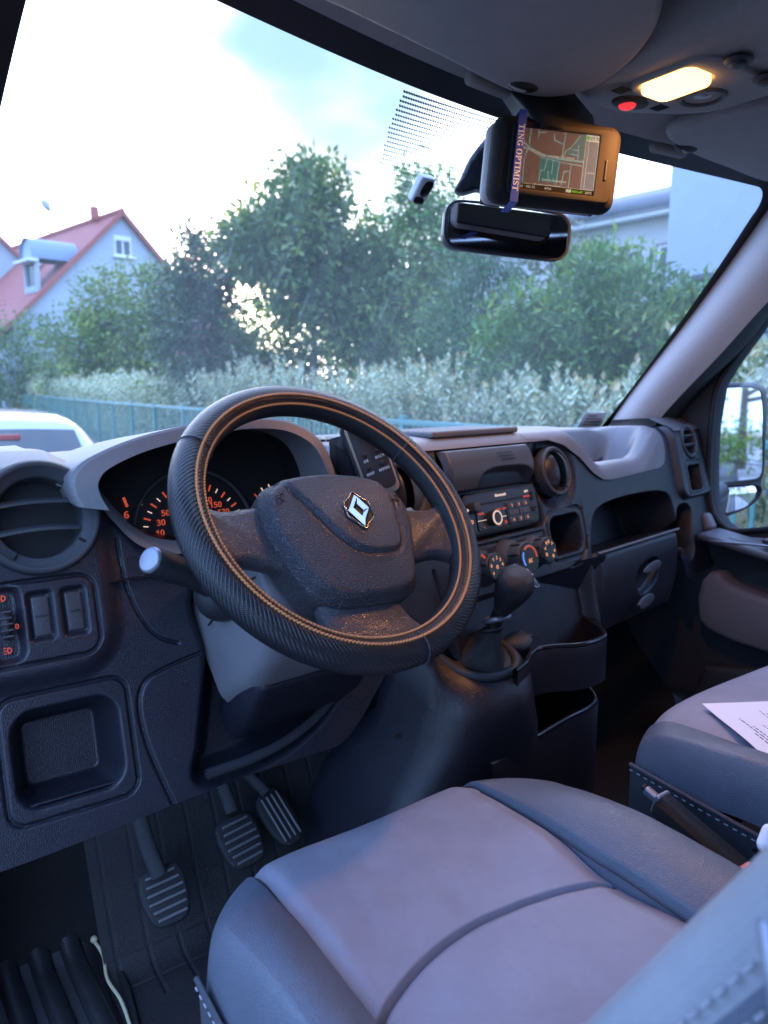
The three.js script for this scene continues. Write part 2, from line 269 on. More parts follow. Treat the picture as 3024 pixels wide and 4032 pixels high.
tree('birch_tree', 'thin airy tree with pale sunlit leaves in front of the cream house', 'tree', [9.8, 0, -9.6], 18, { trunk: .06, per: 20, clump: .3, leaf: .13, asp: .45, cols: [[.12, .16, .07], [.25, .27, .18]], blobs: [[0, 3.3, 0, .9, 1.1, .8, 1500], [.7, 2.6, .3, .8, .9, .8, 1100], [-.6, 4.2, 0, .6, .5, .5, 500]] });
tree('leafy_thicket', 'dense leafy thicket behind the silver hedge, under the tall loose tree', 'thicket', [5.3, 0, -14.5], 19, { trunk: .05, per: 30, clump: .4, leaf: .17, asp: .45, cols: G1, blobs: [[-.35, 1.6, 0, .85, 1.6, .8, 4200], [.3, 1.7, -.7, 1.5, 1.1, .6, 5200], [.6, 1.7, 0, 1.4, 1.6, .8, 5600], [2.6, 1.9, .2, 1.4, 1.8, .9, 3600], [4.6, 2.1, .6, 1.4, 1.9, .9, 3600]] });
tree('spreading_bush', 'low bright yellow-green bush at the left end of the silver hedge', 'bush', [8.2, 0, -36.5], 20, { k: 2.2, trunk: .08, per: 26, clump: .55, leaf: .25, asp: .4, cols: G4, mixed: .4, blobs: [[0, .9, 0, 1.7, 1.0, .8, 2200], [1.5, .8, 0, 1.2, .9, .7, 1300]] });

// green railing along the pavement: posts, rails and single bars
const fencePath = [[3.3, 2.6], [3.3, -3.6], [3.38, -8], [3.4, -12], [3.7, -17.3], [4.5, -27], [5.1, -38]];
{
  const t = thing('green_fence', 'green metal railing with flat top rail and thin upright bars below the hedge', 'fence', [3.3, 0, -8]);
  const rails = [], bar = new THREE.BoxGeometry(.012, 1.14, .026), post = rbox(.06, 1.36, .06, .006, 1), top = 1.3;
  for (let s = 0; s < fencePath.length - 1; s++) {
    const [ax, az] = fencePath[s], [bx, bz] = fencePath[s + 1], L = Math.hypot(bx - ax, bz - az), a = Math.atan2(bx - ax, bz - az);
    part(t, 'top_rail', at(rbox(.065, .05, L, .008, 1), (ax + bx) / 2, top - .025, (az + bz) / 2, 0, a), M.fenceGreen);
    part(t, 'bottom_rail', at(rbox(.04, .04, L, .006, 1), (ax + bx) / 2, .16, (az + bz) / 2, 0, a), M.fenceGreen);
    const n = Math.round(L / (az < -11 ? .18 : .115));
    for (let i = 0; i < n; i++) { const k = (i + .5) / n, m = mesh('bar', bar, M.fenceGreen, t); m.position.set(mix(ax, bx, k) - 3.3, .71, mix(az, bz, k) + 8); m.rotation.y = a; }
    const np = Math.max(1, Math.round(L / 2)); for (let i = 0; i < np; i++) { const k = i / np, m = mesh('post', post, M.fenceGreen, t); m.position.set(mix(ax, bx, k) - 3.3, .66, mix(az, bz, k) + 8); m.rotation.y = a; }
  }
}
{ // silver-leaved hedge behind the railing
  const r = rng(77), P = [], C = [], stems = [];
  const t = thing('silver_hedge', 'long hedge of upright shoots with silvery oval leaves behind the green railing', 'hedge', [3.9, 0, -8]);
  for (let s = 0; s < fencePath.length - 1; s++) {
    const [ax, az] = fencePath[s], [bx, bz] = fencePath[s + 1], L = Math.hypot(bx - ax, bz - az), near = az > -9, per = near ? 190 : 130, n = Math.round(L * per);
    for (let i = 0; i < n; i++) {
      const k = r(), zz = mix(az, bz, k), hgt = (zz < -9 ? 1.66 : 1.55) + .10 * Math.sin(zz * 1.7) + .10 * Math.sin(zz * 4.1 + 1), q = Math.pow(r(), .55);
      const x = mix(ax, bx, k) + .25 + .75 * r(), y0 = .15 + (hgt - .2) * q, tall = r() < .07 ? .16 : 0;
      const base = V(x, y0, zz), up = V((r() - .65) * .7, 1, (r() - .5) * .6).normalize(), len = .22 + .14 * r() + tall, m = near ? 15 : 9, ls = near ? .1 : .14;
      if (near && r() < .5) stems.push(new THREE.CylinderGeometry(.0025, .004, len, 4, 1, true).applyMatrix4(new THREE.Matrix4().compose(base.clone().addScaledVector(up, len / 2), new THREE.Quaternion().setFromUnitVectors(V(0, 1, 0), up), V(1, 1, 1))));
      for (let j = 0; j < m; j++) {
        const u = j / m, a = j * 2.4 + r(), o = V(Math.cos(a), 0, Math.sin(a)), dir = o.clone().multiplyScalar(mix(1, .35, u)).add(V(0, mix(.25, .9, u), 0)).normalize();
        const nor = V(0, 1, 0).addScaledVector(o, -.5).addScaledVector(rdir(r), .35).normalize(), v = .75 + .5 * r(), warm = u > .85 && r() < .5;
        leafGeo(base.clone().addScaledVector(up, len * u), dir, nor, ls * (.7 + .5 * r()) * (1 - .3 * u), ls * .42, .004, P, C, null, (warm ? [.55, .42, .2] : [.5, .53, .33]).map(c => c * v));
      }
    }
  }
  part(t, 'foliage', leafMesh(P, C), M.leafSilver);
  part(t, 'stem', merge(stems), M.bark);
}

// houses
function tiledSlope(t, roof, p00, p10, p01, p11, nu, nv, seed) { // rows of interlocking tiles, each course lapping the one below
  const r = rng(seed), a = V(...p00), b = V(...p10), c = V(...p01), d = V(...p11), n = b.clone().sub(a).cross(c.clone().sub(a)).normalize();
  const gs = [[], [], []];
  for (let j = 0; j < nv; j++) for (let i = 0; i < nu; i++) {
    const q = (u, v) => a.clone().lerp(b, u).lerp(c.clone().lerp(d, u), v), l = .05 + .02 * r();
    const A = q(i / nu, j / nv).addScaledVector(n, l), B = q((i + .93) / nu, j / nv).addScaledVector(n, l), Cc = q(i / nu, (j + 1.1) / nv).addScaledVector(n, .01), D = q((i + .93) / nu, (j + 1.1) / nv).addScaledVector(n, .01), A0 = q(i / nu, j / nv), B0 = q((i + .93) / nu, j / nv);
    const g = new THREE.BufferGeometry().setFromPoints([A, B, Cc, B, D, Cc, A0, B0, A, B0, B, A]); g.computeVertexNormals(); gs[Math.floor(r() * 3)].push(g);
  }
  gs.forEach((g, k) => { if (g.length) { const m = part(t, 'roof_tiles', mergeGeometries(g), M['roofTile' + k], roof); m.userData.kind = 'stuff'; } });
}
const quadGeo = (a, b, c, d) => { const g = new THREE.BufferGeometry().setFromPoints([a, b, c, a, c, d].map(p => V(...p))); g.computeVertexNormals(); return boxUV(g); };
function houseWindow(t, x, y, z, w, h) { // in a wall that faces +z
  const f = part(t, 'window', at(ext(rr(-w / 2, -h / 2, w / 2, h / 2, .01, 1), .14, .01, [rr(-w / 2 + .08, -h / 2 + .08, -.04, h / 2 - .25, .01, 1), rr(.04, -h / 2 + .08, w / 2 - .08, h / 2 - .25, .01, 1)]), x, y, z + .05), M.white);
  for (const s of [-1, 1]) part(t, 'pane', at(new THREE.BoxGeometry(w / 2 - .1, h - .3, .02), x + s * w / 4, y - .08, z - .03), M.windowGlass, f);
  part(t, 'sill', at(rbox(w + .3, .1, .25, .02, 1), x, y - h / 2 - .06, z + .1), M.white, f);
}
function gableHouse(label, ax, ay, az, half, len, name = 'gabled_house', win = true) { // ridge from (ax,ay,az) away along -z, 45 degree slopes
  const t = thing(name, label, 'house', [ax, 0, az - len / 2]), eav = ay - half;
  const w = ext([[-half + .25, 0], [half - .25, 0], [half - .25, eav], [0, ay - .3], [-half + .25, eav]].map(p => p), len - .5, 0, win ? [rr(.05 - .48, ay - 2.32, .05 + .48, ay - 1.28, .01, 1)] : undefined);
  part(t, 'wall', boxUV(at(w, ax, 0, az - .25)), M.render);
  const roof = part(t, 'roof', boxUV(at(ext([[0, ay - .14], [half + .3, eav - .44], [half + .3, eav - .62], [0, ay - .32], [-half - .3, eav - .62], [-half - .3, eav - .44]], len, 0), ax, 0, az)), M.roofTile1);
  tiledSlope(t, roof, [ax - half - .3, eav - .43, az], [ax - half - .3, eav - .43, az - len], [ax, ay - .13, az], [ax, ay - .13, az - len], Math.round(len / .55), Math.round(half * 1.41 / .42), 5);
  tiledSlope(t, roof, [ax + half + .3, eav - .43, az - len], [ax + half + .3, eav - .43, az], [ax, ay - .13, az - len], [ax, ay - .13, az], Math.round(len / .8), Math.round(half * 1.41 / .5), 6);
  part(t, 'ridge_cap', at(new THREE.CylinderGeometry(.16, .16, len, 8).rotateX(Math.PI / 2), ax, ay - .1, az - len / 2), M.roofTile0, roof);
  for (const s of [-1, 1]) { const L = half * 1.414 + .42; part(t, 'barge_board', at(rbox(L, .22, .06, .01, 1), ax + s * (half + .3) / 2, (ay + eav - .5) / 2 - .08, az + .04, 0, 0, -s * Math.PI / 4), M.roofTile1, roof); }
  if (win) houseWindow(t, ax + .05, ay - 1.8, az - .3, .94, 1.02);
  return t;
}
{
  const h = gableHouse('red tiled house with a white gable, one gable window and an arched dormer', 11.0, 10.7, -40.5, 6, 16);
  // arched zinc dormer on the slope that faces left
  const cx = 8.1, cz = -41.9, rad = .78;
  const dm = part(h, 'dormer', boxUV(at(new THREE.CylinderGeometry(rad, rad, 4.2, 24, 1, true, -Math.PI / 2, Math.PI).rotateZ(-Math.PI / 2).rotateX(-0), 0, 0, 0)), M.zinc);
  dm.geometry.dispose(); dm.geometry = grid(6, 20, (u, v) => { const a = Math.PI * v; return [cx - 1.6 + 2.4 * u - h.position.x, 7.85 + rad * 1.3 * Math.sin(a) - h.position.y, cz + rad * Math.cos(a) - h.position.z]; });
  const fr = []; for (let i = 0; i <= 20; i++) { const a = Math.PI * i / 20; fr.push([rad * .97 * Math.cos(a), rad * 1.21 * Math.sin(a)]); }
  fr.push([-rad * .97, -1.6], [rad * .97, -1.6]);
  part(h, 'dormer_front', at(ext(fr, .2, .01, [rr(-.6, -1.3, .6, -.2, .02, 1)]), cx - 1.45, 7.85, cz, 0, -Math.PI / 2), M.render, dm);
  part(h, 'pane', at(new THREE.BoxGeometry(1.2, 1.1, .04), cx - 1.3, 7.1, cz, 0, -Math.PI / 2), M.windowGlass, dm);
  part(h, 'sill', at(rbox(.5, .12, 1.9, .02, 1), cx - 1.6, 7.72, cz), M.white, dm);
  part(h, 'skylight', at(rbox(1.0, .12, .8, .02, 1), 8.2, 8.05, -45, 0, 0, Math.PI / 4), M.white);
  part(h, 'chimney_pot', at(rbox(.35, .7, .35, .02, 1), 10.7, 10.8, -43), M.roofTile0);
  const turn = (g, a, x, z) => { const dx = g.position.x - x, dz = g.position.z - z; g.rotation.y = a; g.position.x = x + dx * Math.cos(a) + dz * Math.sin(a); g.position.z = z - dx * Math.sin(a) + dz * Math.cos(a); };
  turn(h, R(11), 11.0, -40.5);
  const m = thing('roof_aerial', 'thin rooftop aerial with small dish standing on the red ridge', 'aerial', [9.3, 10.5, -49.2]);
  part(m, 'mast', at(new THREE.CylinderGeometry(.06, .06, 2.1, 8), 9.3, 11.5, -49.2), M.satin); part(m, 'dish', at(new THREE.SphereGeometry(.5, 16, 8, 0, 6.3, 0, .9), 8.9, 12.1, -49.2, 1.2, .6), M.satin);
  gableHouse('lower red-roofed house wing behind, between two white gables', 10.4, 11.6, -58, 5, 14, 'gabled_house', false);
  gableHouse('white gabled house cut off by the left windscreen pillar', 6.2, 10.9, -50, 5, 14, 'gabled_house', false);
}
{ // tall plain rendered block with a clad annex
  const t = thing('plain_building', 'tall plain blue-white rendered building with no windows, right of the windscreen', 'building', [15.5, 0, -2]);
  part(t, 'wall', boxUV(new THREE.BoxGeometry(7, 11, 15).translate(15.6, 5.5, -1.6)), M.render);
  part(t, 'parapet_cap', at(rbox(7.3, .12, 15.3, .02, 1), 15.6, 11.05, -1.6), M.zinc);
  const u = thing('clad_annex', 'low annex with grey horizontal ribbed cladding beside the green bush', 'annex', [10.6, 0, -2]);
  part(u, 'core', new THREE.BoxGeometry(2.4, 3.16, 9.2).translate(10.72, 1.58, -2), M.cladding);
  for (let i = 0; i < 20; i++) part(u, 'cladding_board', at(rbox(.05, .128, 9.26, .018, 2), 9.5, .1 + i * .156, -2), M.cladding);
  for (let i = 0; i < 20; i++) part(u, 'cladding_board', at(rbox(2.4, .128, .05, .018, 2), 10.72, .1 + i * .156, -6.62), M.cladding);
  part(u, 'roof_edge', at(rbox(2.7, .1, 9.5, .02, 1), 10.7, 3.22, -2), M.slate);
}
{ // cream house behind the bush
  const t = thing('cream_house', 'cream house with slate roof, chimney and two windows, behind the bush', 'house', [24, 0, -17]);
  const q = g => at(g, 20.4, 0, -17.5, 0, -Math.PI / 2 + .1);
  const wall = ext([[-9, 0], [9, 0], [9, 7.2], [-9, 7.2]], 8, 0, [rr(-.05, 4.3, 1.65, 6.2, .02, 1), rr(2.05, 4.3, 3.75, 6.2, .02, 1)]);
  part(t, 'wall', boxUV(q(wall)), M.creamWall);
  part(t, 'roof', boxUV(q(loft([-9.4, 9.4].map(x => [[x, 7.15, .6], [x, 9.0, -4], [x, 7.15, -8.6]])))), M.slate);
  part(t, 'gutter', q(at(rbox(18.9, .22, .3, .05, 2), 0, 7.1, .35)), M.white);
  part(t, 'chimney', q(at(rbox(.8, 1.6, .7, .02, 1), 2.6, 9.0, -3.6)), M.creamWall);
  for (const x of [.8, 2.9]) { const f = part(t, 'window', q(at(ext(rr(-.84, -.94, .84, .94, .01, 1), .16, .01, [rr(-.72, -.82, -.04, .82, .01, 1), rr(.04, -.82, .72, .82, .01, 1)]), x, 5.25, -.1)), M.white); for (const s of [-1, 1]) part(t, 'pane', q(at(new THREE.BoxGeometry(.66, 1.6, .03), x + s * .38, 5.25, -.18)), M.windowGlass, f); }
  part(t, 'balcony', q(at(rbox(6.5, 1.0, 1.1, .03, 1), -.5, 3.2, .55)), M.slate);
}
{ // car parked ahead, seen from behind
  const t = thing('parked_car', 'silver car with glossy roof and dark rear window parked ahead of the van', 'car', [-.28, 0, -7]);
  const w = 1.72, sec = [ // z, belt half width, roof half width, roof y, belt y
    [-5.0, .60, .60, .62, .62], [-5.06, .8, .72, .98, .9], [-5.25, .84, .66, 1.12, .95], [-5.55, .855, .6, 1.36, .95], [-5.8, .86, .58, 1.425, .95], [-6.5, .86, .58, 1.45, .95], [-7.2, .86, .58, 1.42, .95], [-7.7, .85, .58, 1.28, .95], [-8.1, .83, .62, 1.02, .93], [-8.7, .8, .62, .9, .84], [-9.05, .7, .55, .72, .68]];
  const rings = sec.map(([z, b, rf, ry, by]) => { const pts = [[-.28 - b, .28], [-.28 - b * 1.02, .55], [-.28 - b, by], [-.28 - rf, ry - .05], [-.28 - rf * .6, ry - .008], [-.28, ry], [-.28 + rf * .6, ry - .008], [-.28 + rf, ry - .05], [-.28 + b, by], [-.28 + b * 1.02, .55], [-.28 + b, .28]]; return spline(pts.map(p => [p[0], p[1], z]), 44); });
  part(t, 'body', loft(rings), M.carPaint);
  const rw = grid(12, 6, (u, v) => { const x = mix(-.58, .58, u), e = Math.abs(u - .5) * 2; return [-.28 + x * (1 - v * .08), mix(1.0, 1.335, v) - .02 * e * e, mix(-5.08, -5.455, v) + .015 - .05 * e * e]; });
  part(t, 'rear_window', rw, M.carGlass);
  part(t, 'brake_light', at(rbox(.34, .035, .02, .008), -.28, 1.285, -5.37), M.tailLamp);
  for (const s of [-1, 1]) { part(t, 'tail_lamp', at(rbox(.16, .28, .14, .04), -.28 + s * .74, .86, -5.07), M.tailLamp); part(t, 'rear_lamp_glass', at(rbox(.2, .06, .05, .02), -.28 + s * .3, .7, -5.0), M.tailLamp); }
  part(t, 'aerial', tube([[-.28, 1.42, -5.9], [-.28, 1.5, -5.8], [-.29, 1.62, -5.62]], .006, 8), M.plastic);
  for (const [x, z] of [[-.8, -5.75], [.8, -5.75], [-.8, -8.3], [.8, -8.3]]) { const wg = part(t, 'wheel', at(new THREE.TorusGeometry(.24, .085, 12, 28), -.28 + x, .325, z, 0, Math.PI / 2), M.rubber); part(t, 'rim', at(new THREE.CylinderGeometry(.19, .19, .14, 20).rotateZ(Math.PI / 2), -.28 + x, .325, z), M.satin, wg); }
}
{ // traffic sign behind the van, seen in the side mirror
  const t = thing('traffic_sign', 'back of a round white traffic sign on a grey pole, seen in the side mirror', 'sign', [2.25, 0, 4.6]);
  part(t, 'pole', new THREE.CylinderGeometry(.03, .03, 2.6, 12).translate(2.25, 1.3, 4.6), M.satin);
  const d = part(t, 'disc', at(new THREE.CylinderGeometry(.33, .33, .02, 36).rotateX(Math.PI / 2), 2.25, 2.28, 4.64), M.white);
  for (const y of [2.14, 2.42]) part(t, 'bracket', at(rbox(.3, .04, .03, .004), 2.25, y, 4.6), M.satin, d);
  tree('roadside_hedge', 'dark green roadside hedge across the road, seen in the side mirror', 'hedge', [2.5, 0, 22], 31, { trunk: .05, per: 26, clump: .5, leaf: .2, asp: .5, cols: G2, blobs: [[-6, 1.1, 0, 2, 1.2, 1, 1200], [-2, 1.1, 0, 2.2, 1.2, 1, 1400], [2, 1.1, 0, 2.2, 1.2, 1, 1400], [6, 1.1, 0, 2.2, 1.2, 1, 1400]] });
  tree('street_tree', 'tall brownish tree behind the roadside hedge, seen in the side mirror', 'tree', [1.5, 0, 26], 32, { trunk: .2, per: 26, clump: .6, leaf: .26, asp: .5, cols: [[.09, .07, .05], [.06, .08, .04]], mixed: .5, blobs: [[-2, 4.5, 0, 2.4, 2.2, 1.8, 1800], [2.5, 4.2, 0, 2.4, 2.4, 1.8, 1800], [0, 6.5, 0, 2.4, 1.5, 1.8, 1200], [6.5, 4, 0, 2.4, 2.4, 1.6, 1200]] });
}

// ------------------------------------------------------------ the van's cab
const WZ = (x, y) => -(1.02 + (2.04 - y) * .95) + .14 * (x / .8) ** 2;
mat('frit', [.006, .006, .008], .35); mat('seal', [.012, .012, .015], .7); mat('doorDark', [.028, .03, .036], .7, { bumpMap: TB.leather, bumpScale: .0006, map: dashVar });
mat('armrest', [.12, .112, .118], .7, { bumpMap: TB.leather, bumpScale: .0005 });
mat('steel', [.05, .06, .09], .5, { metalness: .2 });
mat('wallTrim', [.045, .043, .045], .85, { bumpMap: TB.fine, bumpScale: .001, map: dashVar });
const cab = thing('van_cab', 'grey-lined cab of the van with its windscreen, pillars, roof lining and floor', 'van cab', [0, .62, -.4]);
{
  const ws = part(cab, 'windscreen', grid(32, 24, (u, v) => { const x = mix(-.87, .87, u), y = mix(1.3, 2.1, v); return [x, y, WZ(x, y) - .004]; }), M.glass);
  // dust film on the outside of the glass
  const dust = tex(512, (u, v) => { const a = .5 * pn(u, v, 5) + .3 * pn(u, v, 17, 2) + .2 * pn(u, v, 120, 4), arc = pn(Math.hypot(u - .3, v + .2) * 1 % 1, .5, 60, 9), sp = pn(u, v, 200, 3) > .93 ? .5 : 0; return clamp(.25 + .45 * a + .2 * arc + sp); }, 1);
  dust.repeat.set(1 / 1.2, 1 / 1.2);
  mat('dust', [.82, .97, .9], 1, { phys: true, transmission: 1, thickness: 0, transparent: true, opacity: .07, alphaMap: dust });
  part(cab, 'dust_film', grid(32, 24, (u, v) => { const x = mix(-.87, .87, u), y = mix(1.3, 2.1, v); return [x, y, WZ(x, y) - .010]; }), M.dust, ws);
  const inner = [], outer = []; // black border printed round the glass
  const top = x => 2.056 - .024 * x - .010 * (x / .7) ** 4, ed = y => .802 - .028 * (y - 1.4) - .075 * Math.pow(clamp((y - 1.4) / .66), 2.2);
  const N = 40, edL = y => ed(y) + .043;
  for (let i = 0; i < N; i++) { const y = mix(1.36, 1.98, i / N); inner.push([ed(y), y]); outer.push([.90, mix(1.3, 2.0, i / N)]); }
  for (let i = 0; i <= 8; i++) { const a = Math.PI / 2 * i / 8, x1 = ed(1.98), y1 = top(x1 - .05); inner.push([x1 - .05 + .05 * Math.cos(a), 1.98 + (y1 - 1.98) * Math.sin(a)]); outer.push([.90, 2.0 + .12 * i / 8]); }
  for (let i = 1; i < N; i++) { const x = mix(ed(1.98) - .05, -edL(2.05) + .02, i / N); inner.push([x, top(x)]); outer.push([mix(.9, -.9, i / N), 2.12]); }
  const n0 = inner.length; for (let i = 0; i <= 8; i++) { const a = Math.PI / 2 * i / 8, x1 = -edL(2.05), y1 = top(x1); inner.push([x1 + .02 - .02 * Math.sin(a), 2.05 + (y1 - 2.05) * Math.cos(a)]); outer.push([-.9, 2.12 - .12 * i / 8]); }
  for (let i = 1; i <= N; i++) { const y = mix(2.05, 1.36, i / N); inner.push([-edL(y), y]); outer.push([-.9, mix(2.0, 1.3, i / N)]); }
  part(cab, 'black_border', grid(inner.length - 1, 5, (u, v) => { const k = Math.min(inner.length - 1, Math.round(u * (inner.length - 1))), x = mix(inner[k][0], outer[k][0], v), y = mix(inner[k][1], outer[k][1], v); return [x, y, WZ(x, y) + .002]; }), M.frit, ws);
  // dotted shade band by the mirror, one joined print of many small dots
  const dots = []; for (let j = 0; j < 22; j++) for (let i = 0; i < 64; i++) { const x = -.215 + i * .0052 + (j % 2) * .0026, y = 2.053 - j * .0052, r = .00252 - j * .00007; if (x + (2.05 - y) * -.25 > -.225 && r > .0006) dots.push(new THREE.CircleGeometry(r, 6).translate(x, y, WZ(x, y) + .003)); }
  const db = part(cab, 'dot_band', mergeGeometries(dots), M.frit, ws); db.userData.kind = 'stuff';

  // header trim, roof lining, pillars
  part(cab, 'header_trim', grid(60, 12, (u, v) => { const x = mix(-.88, .88, u), y0 = top(clamp(x, -.7, .7)) + .026, z0 = WZ(x, y0) + .006, a = v * Math.PI / 2; return [x, y0 + .03 * Math.sin(a) - .008 * Math.sin(v * Math.PI) - .02 * (x / .88) ** 4 * v, mix(z0, -.80, v * v * .6 + v * .4)]; }), M.lining);
  part(cab, 'roof_lining', grid(40, 30, (u, v) => { const x = mix(-.9, .9, u), z = mix(-.86, .62, v); return [x, 2.105 + .05 * sstep(0, .5, v) - .12 * Math.abs(x / .9) ** 5, z]; }, true), M.lining);
  for (const s of [-1, 1]) {
    const A = spline([[.815, 1.40, -1.46], [.80, 1.62, -1.28], [.785, 1.82, -1.10], [.755, 2.0, -.935], [.72, 2.10, -.83]], 40), B = spline([[.85, 1.38, -1.34], [.832, 1.518, -1.232], [.812, 1.683, -1.059], [.792, 1.803, -.933], [.775, 1.95, -.76], [.76, 2.08, -.62]], 40);
    const pz = grid(40, 14, (u, v) => { const a = A[Math.round(u * 40)], b = B[Math.round(u * 40)], k = Math.sin(v * Math.PI); return [s * (mix(a[0] + (s < 0 ? .045 : 0), b[0] + (s < 0 ? .085 : 0), v) - (s < 0 ? .006 : .028) * k), mix(a[1], b[1], v) - .004 * k, mix(a[2], b[2], v) + .006 * k]; }, s < 0);
    part(cab, 'pillar_trim', boxUV(pz), M.pillar);
    const C = spline([[.90, 1.36, -1.34], [.915, 1.60, -1.16], [.92, 1.70, -1.06], [.918, 1.80, -.985], [.90, 1.95, -.86], [.87, 2.07, -.7]], 40);
    part(cab, 'door_seal', grid(40, 6, (u, v) => { const a = B[Math.round(u * 40)], b = C[Math.round(u * 40)], k = Math.sin(v * Math.PI); return [s * (mix(a[0] + (s < 0 ? .085 : 0), b[0] + (s < 0 ? .06 : 0), v) - .006 * k), mix(a[1], b[1], v), mix(a[2], b[2], v) + .012 * k]; }, s < 0), M.seal);
    part(cab, 'roof_rail', at(rbox(.09, .12, 1.5, .04), s * (s < 0 ? .93 : .9), 2.03, -.05), M.lining);
    part(cab, 'rear_pillar', at(rbox(.14, 1.5, .22, .05), s * .92, 1.36, .34), M.pillar);
  }
  part(cab, 'partition_wall', boxUV(new THREE.BoxGeometry(1.86, 1.5, .04).translate(0, 1.4, .64)), M.wallTrim);
  part(cab, 'roof_panel', boxUV(new THREE.BoxGeometry(1.86, .03, 1.5).translate(0, 2.19, -.1)), M.steel);
  part(cab, 'floor', boxUV(new THREE.BoxGeometry(1.72, .04, 2.0).translate(.03, .655, -.34)), M.carpet);
  part(cab, 'firewall', grid(20, 12, (u, v) => { const x = mix(-.88, .9, u), y = mix(.67, 1.3, v); return [x, y, -1.16 - .20 * sstep(0, .45, v)]; }), M.carpet);
  part(cab, 'footwell_side', boxUV(new THREE.BoxGeometry(.04, .5, .4).translate(-.92, .86, -1.2)), M.doorDark);
  part(cab, 'seat_plinth', boxUV(rbox(.5, .22, .5, .02).translate(-.46, .78, -.3)), M.plasticMid);
  part(cab, 'seat_plinth', boxUV(rbox(1.0, .2, .46, .02).translate(.4, .77, -.28)), M.plasticMid);
  part(cab, 'door_sill', boxUV(rbox(.08, .12, 1.3, .02).translate(-.9, .66, -.35)), M.plasticMid);
}
{ // passenger door
  const t = thing('passenger_door', 'closed dark passenger door with armrest and window, beyond the bench seat', 'door', [.92, .66, -.5]);
  const toX = (g, x) => at(g, x, 0, 0, 0, -Math.PI / 2); // shape (z, y) -> plane x; extruded outward
  const win = [[-.955, 1.80], [-1.005, 1.78], [-1.05, 1.715], [-1.09, 1.658], [-1.12, 1.605], [-1.13, 1.5], [-1.128, 1.401], [-1.12, 1.31], [-1.104, 1.264], [-1.08, 1.24], [-1.055, 1.227], [-1.0, 1.235], [-.9, 1.262], [-.7, 1.30], [.1, 1.32], [.14, 1.36], [.14, 1.90], [.1, 1.95], [-.82, 1.95], [-.88, 1.9]];
  part(t, 'window_frame', boxUV(toX(ext([[-1.5, .7], [.22, .7], [.22, 2.02], [-.8, 2.02], [-1.13, 1.72], [-1.5, 1.40]], .05, .006, win), .915)), M.seal);
  part(t, 'window_pane', toX(ext(win.map(([a, b]) => [a, b]), .004, 0), .938), M.glass);
  const o = []; for (let i = 0; i < win.length; i++) o.push([.912, win[i][1], win[i][0]]);
  part(t, 'window_seal', tube(o, .008, 120, true, 6), M.black);
  const panel = grid(60, 40, (u, v) => { const z = mix(-1.34, .2, u), belt = mix(1.20, 1.28, sstep(-1.1, -.6, z)), y = mix(.68, belt, v); const scoop = .045 * sstep(.0, .05, -sdPoly([[-1.0, 1.1], [-.95, 1.17], [-.7, 1.2], [-.1, 1.2], [-.1, 1.08], [-.85, 1.09]], z, y)); return [.885 + scoop - .02 * sstep(.86, 1, v) + .05 * sstep(.15, 0, v), y, z]; });
  part(t, 'door_panel', boxUV(panel), M.doorDark);
  const ar = [[-1.075, .99], [-1.085, 1.05], [-1.075, 1.10], [-1.055, 1.125], [-1.035, 1.128], [-1.02, 1.115], [-1.0, 1.102], [-.96, 1.094], [-.90, 1.088], [-.7, 1.075], [-.15, 1.065], [-.13, 1.0], [-.3, .965], [-.7, .945], [-.98, .955], [-1.05, .968]];
  part(t, 'armrest', boxUV(toX(ext(ar, .07, .016), .825)), M.armrest);
  const pk = part(t, 'door_pocket', boxUV(toX(ext([[-1.1, .72], [-.1, .72], [-.1, .9], [-.9, .9], [-1.06, .86]], .06, .015), .84)), M.doorDark);
  const sp = part(t, 'switch_panel', at(rbox(.10, .02, .30, .009), .845, 1.205, -.93, .12, 0, .05), M.plasticMid);
  part(t, 'switch_panel_rim', tube([[.805, 1.214, -1.06], [.80, 1.222, -.95], [.805, 1.236, -.80], [.885, 1.236, -.80], [.89, 1.222, -.95], [.885, 1.214, -1.06]], .003, 60, true, 6), M.satin, sp);
  for (const z of [-.99, -.90]) part(t, 'window_switch', at(rbox(.035, .012, .05, .005), .845, 1.222 + (z + .95) * .12, z, .12), M.plastic, sp);
  part(t, 'corner_cover', boxUV(at(rbox(.035, .05, .11, .012), .88, 1.225, -1.135, -.55)), M.trimLight);
}
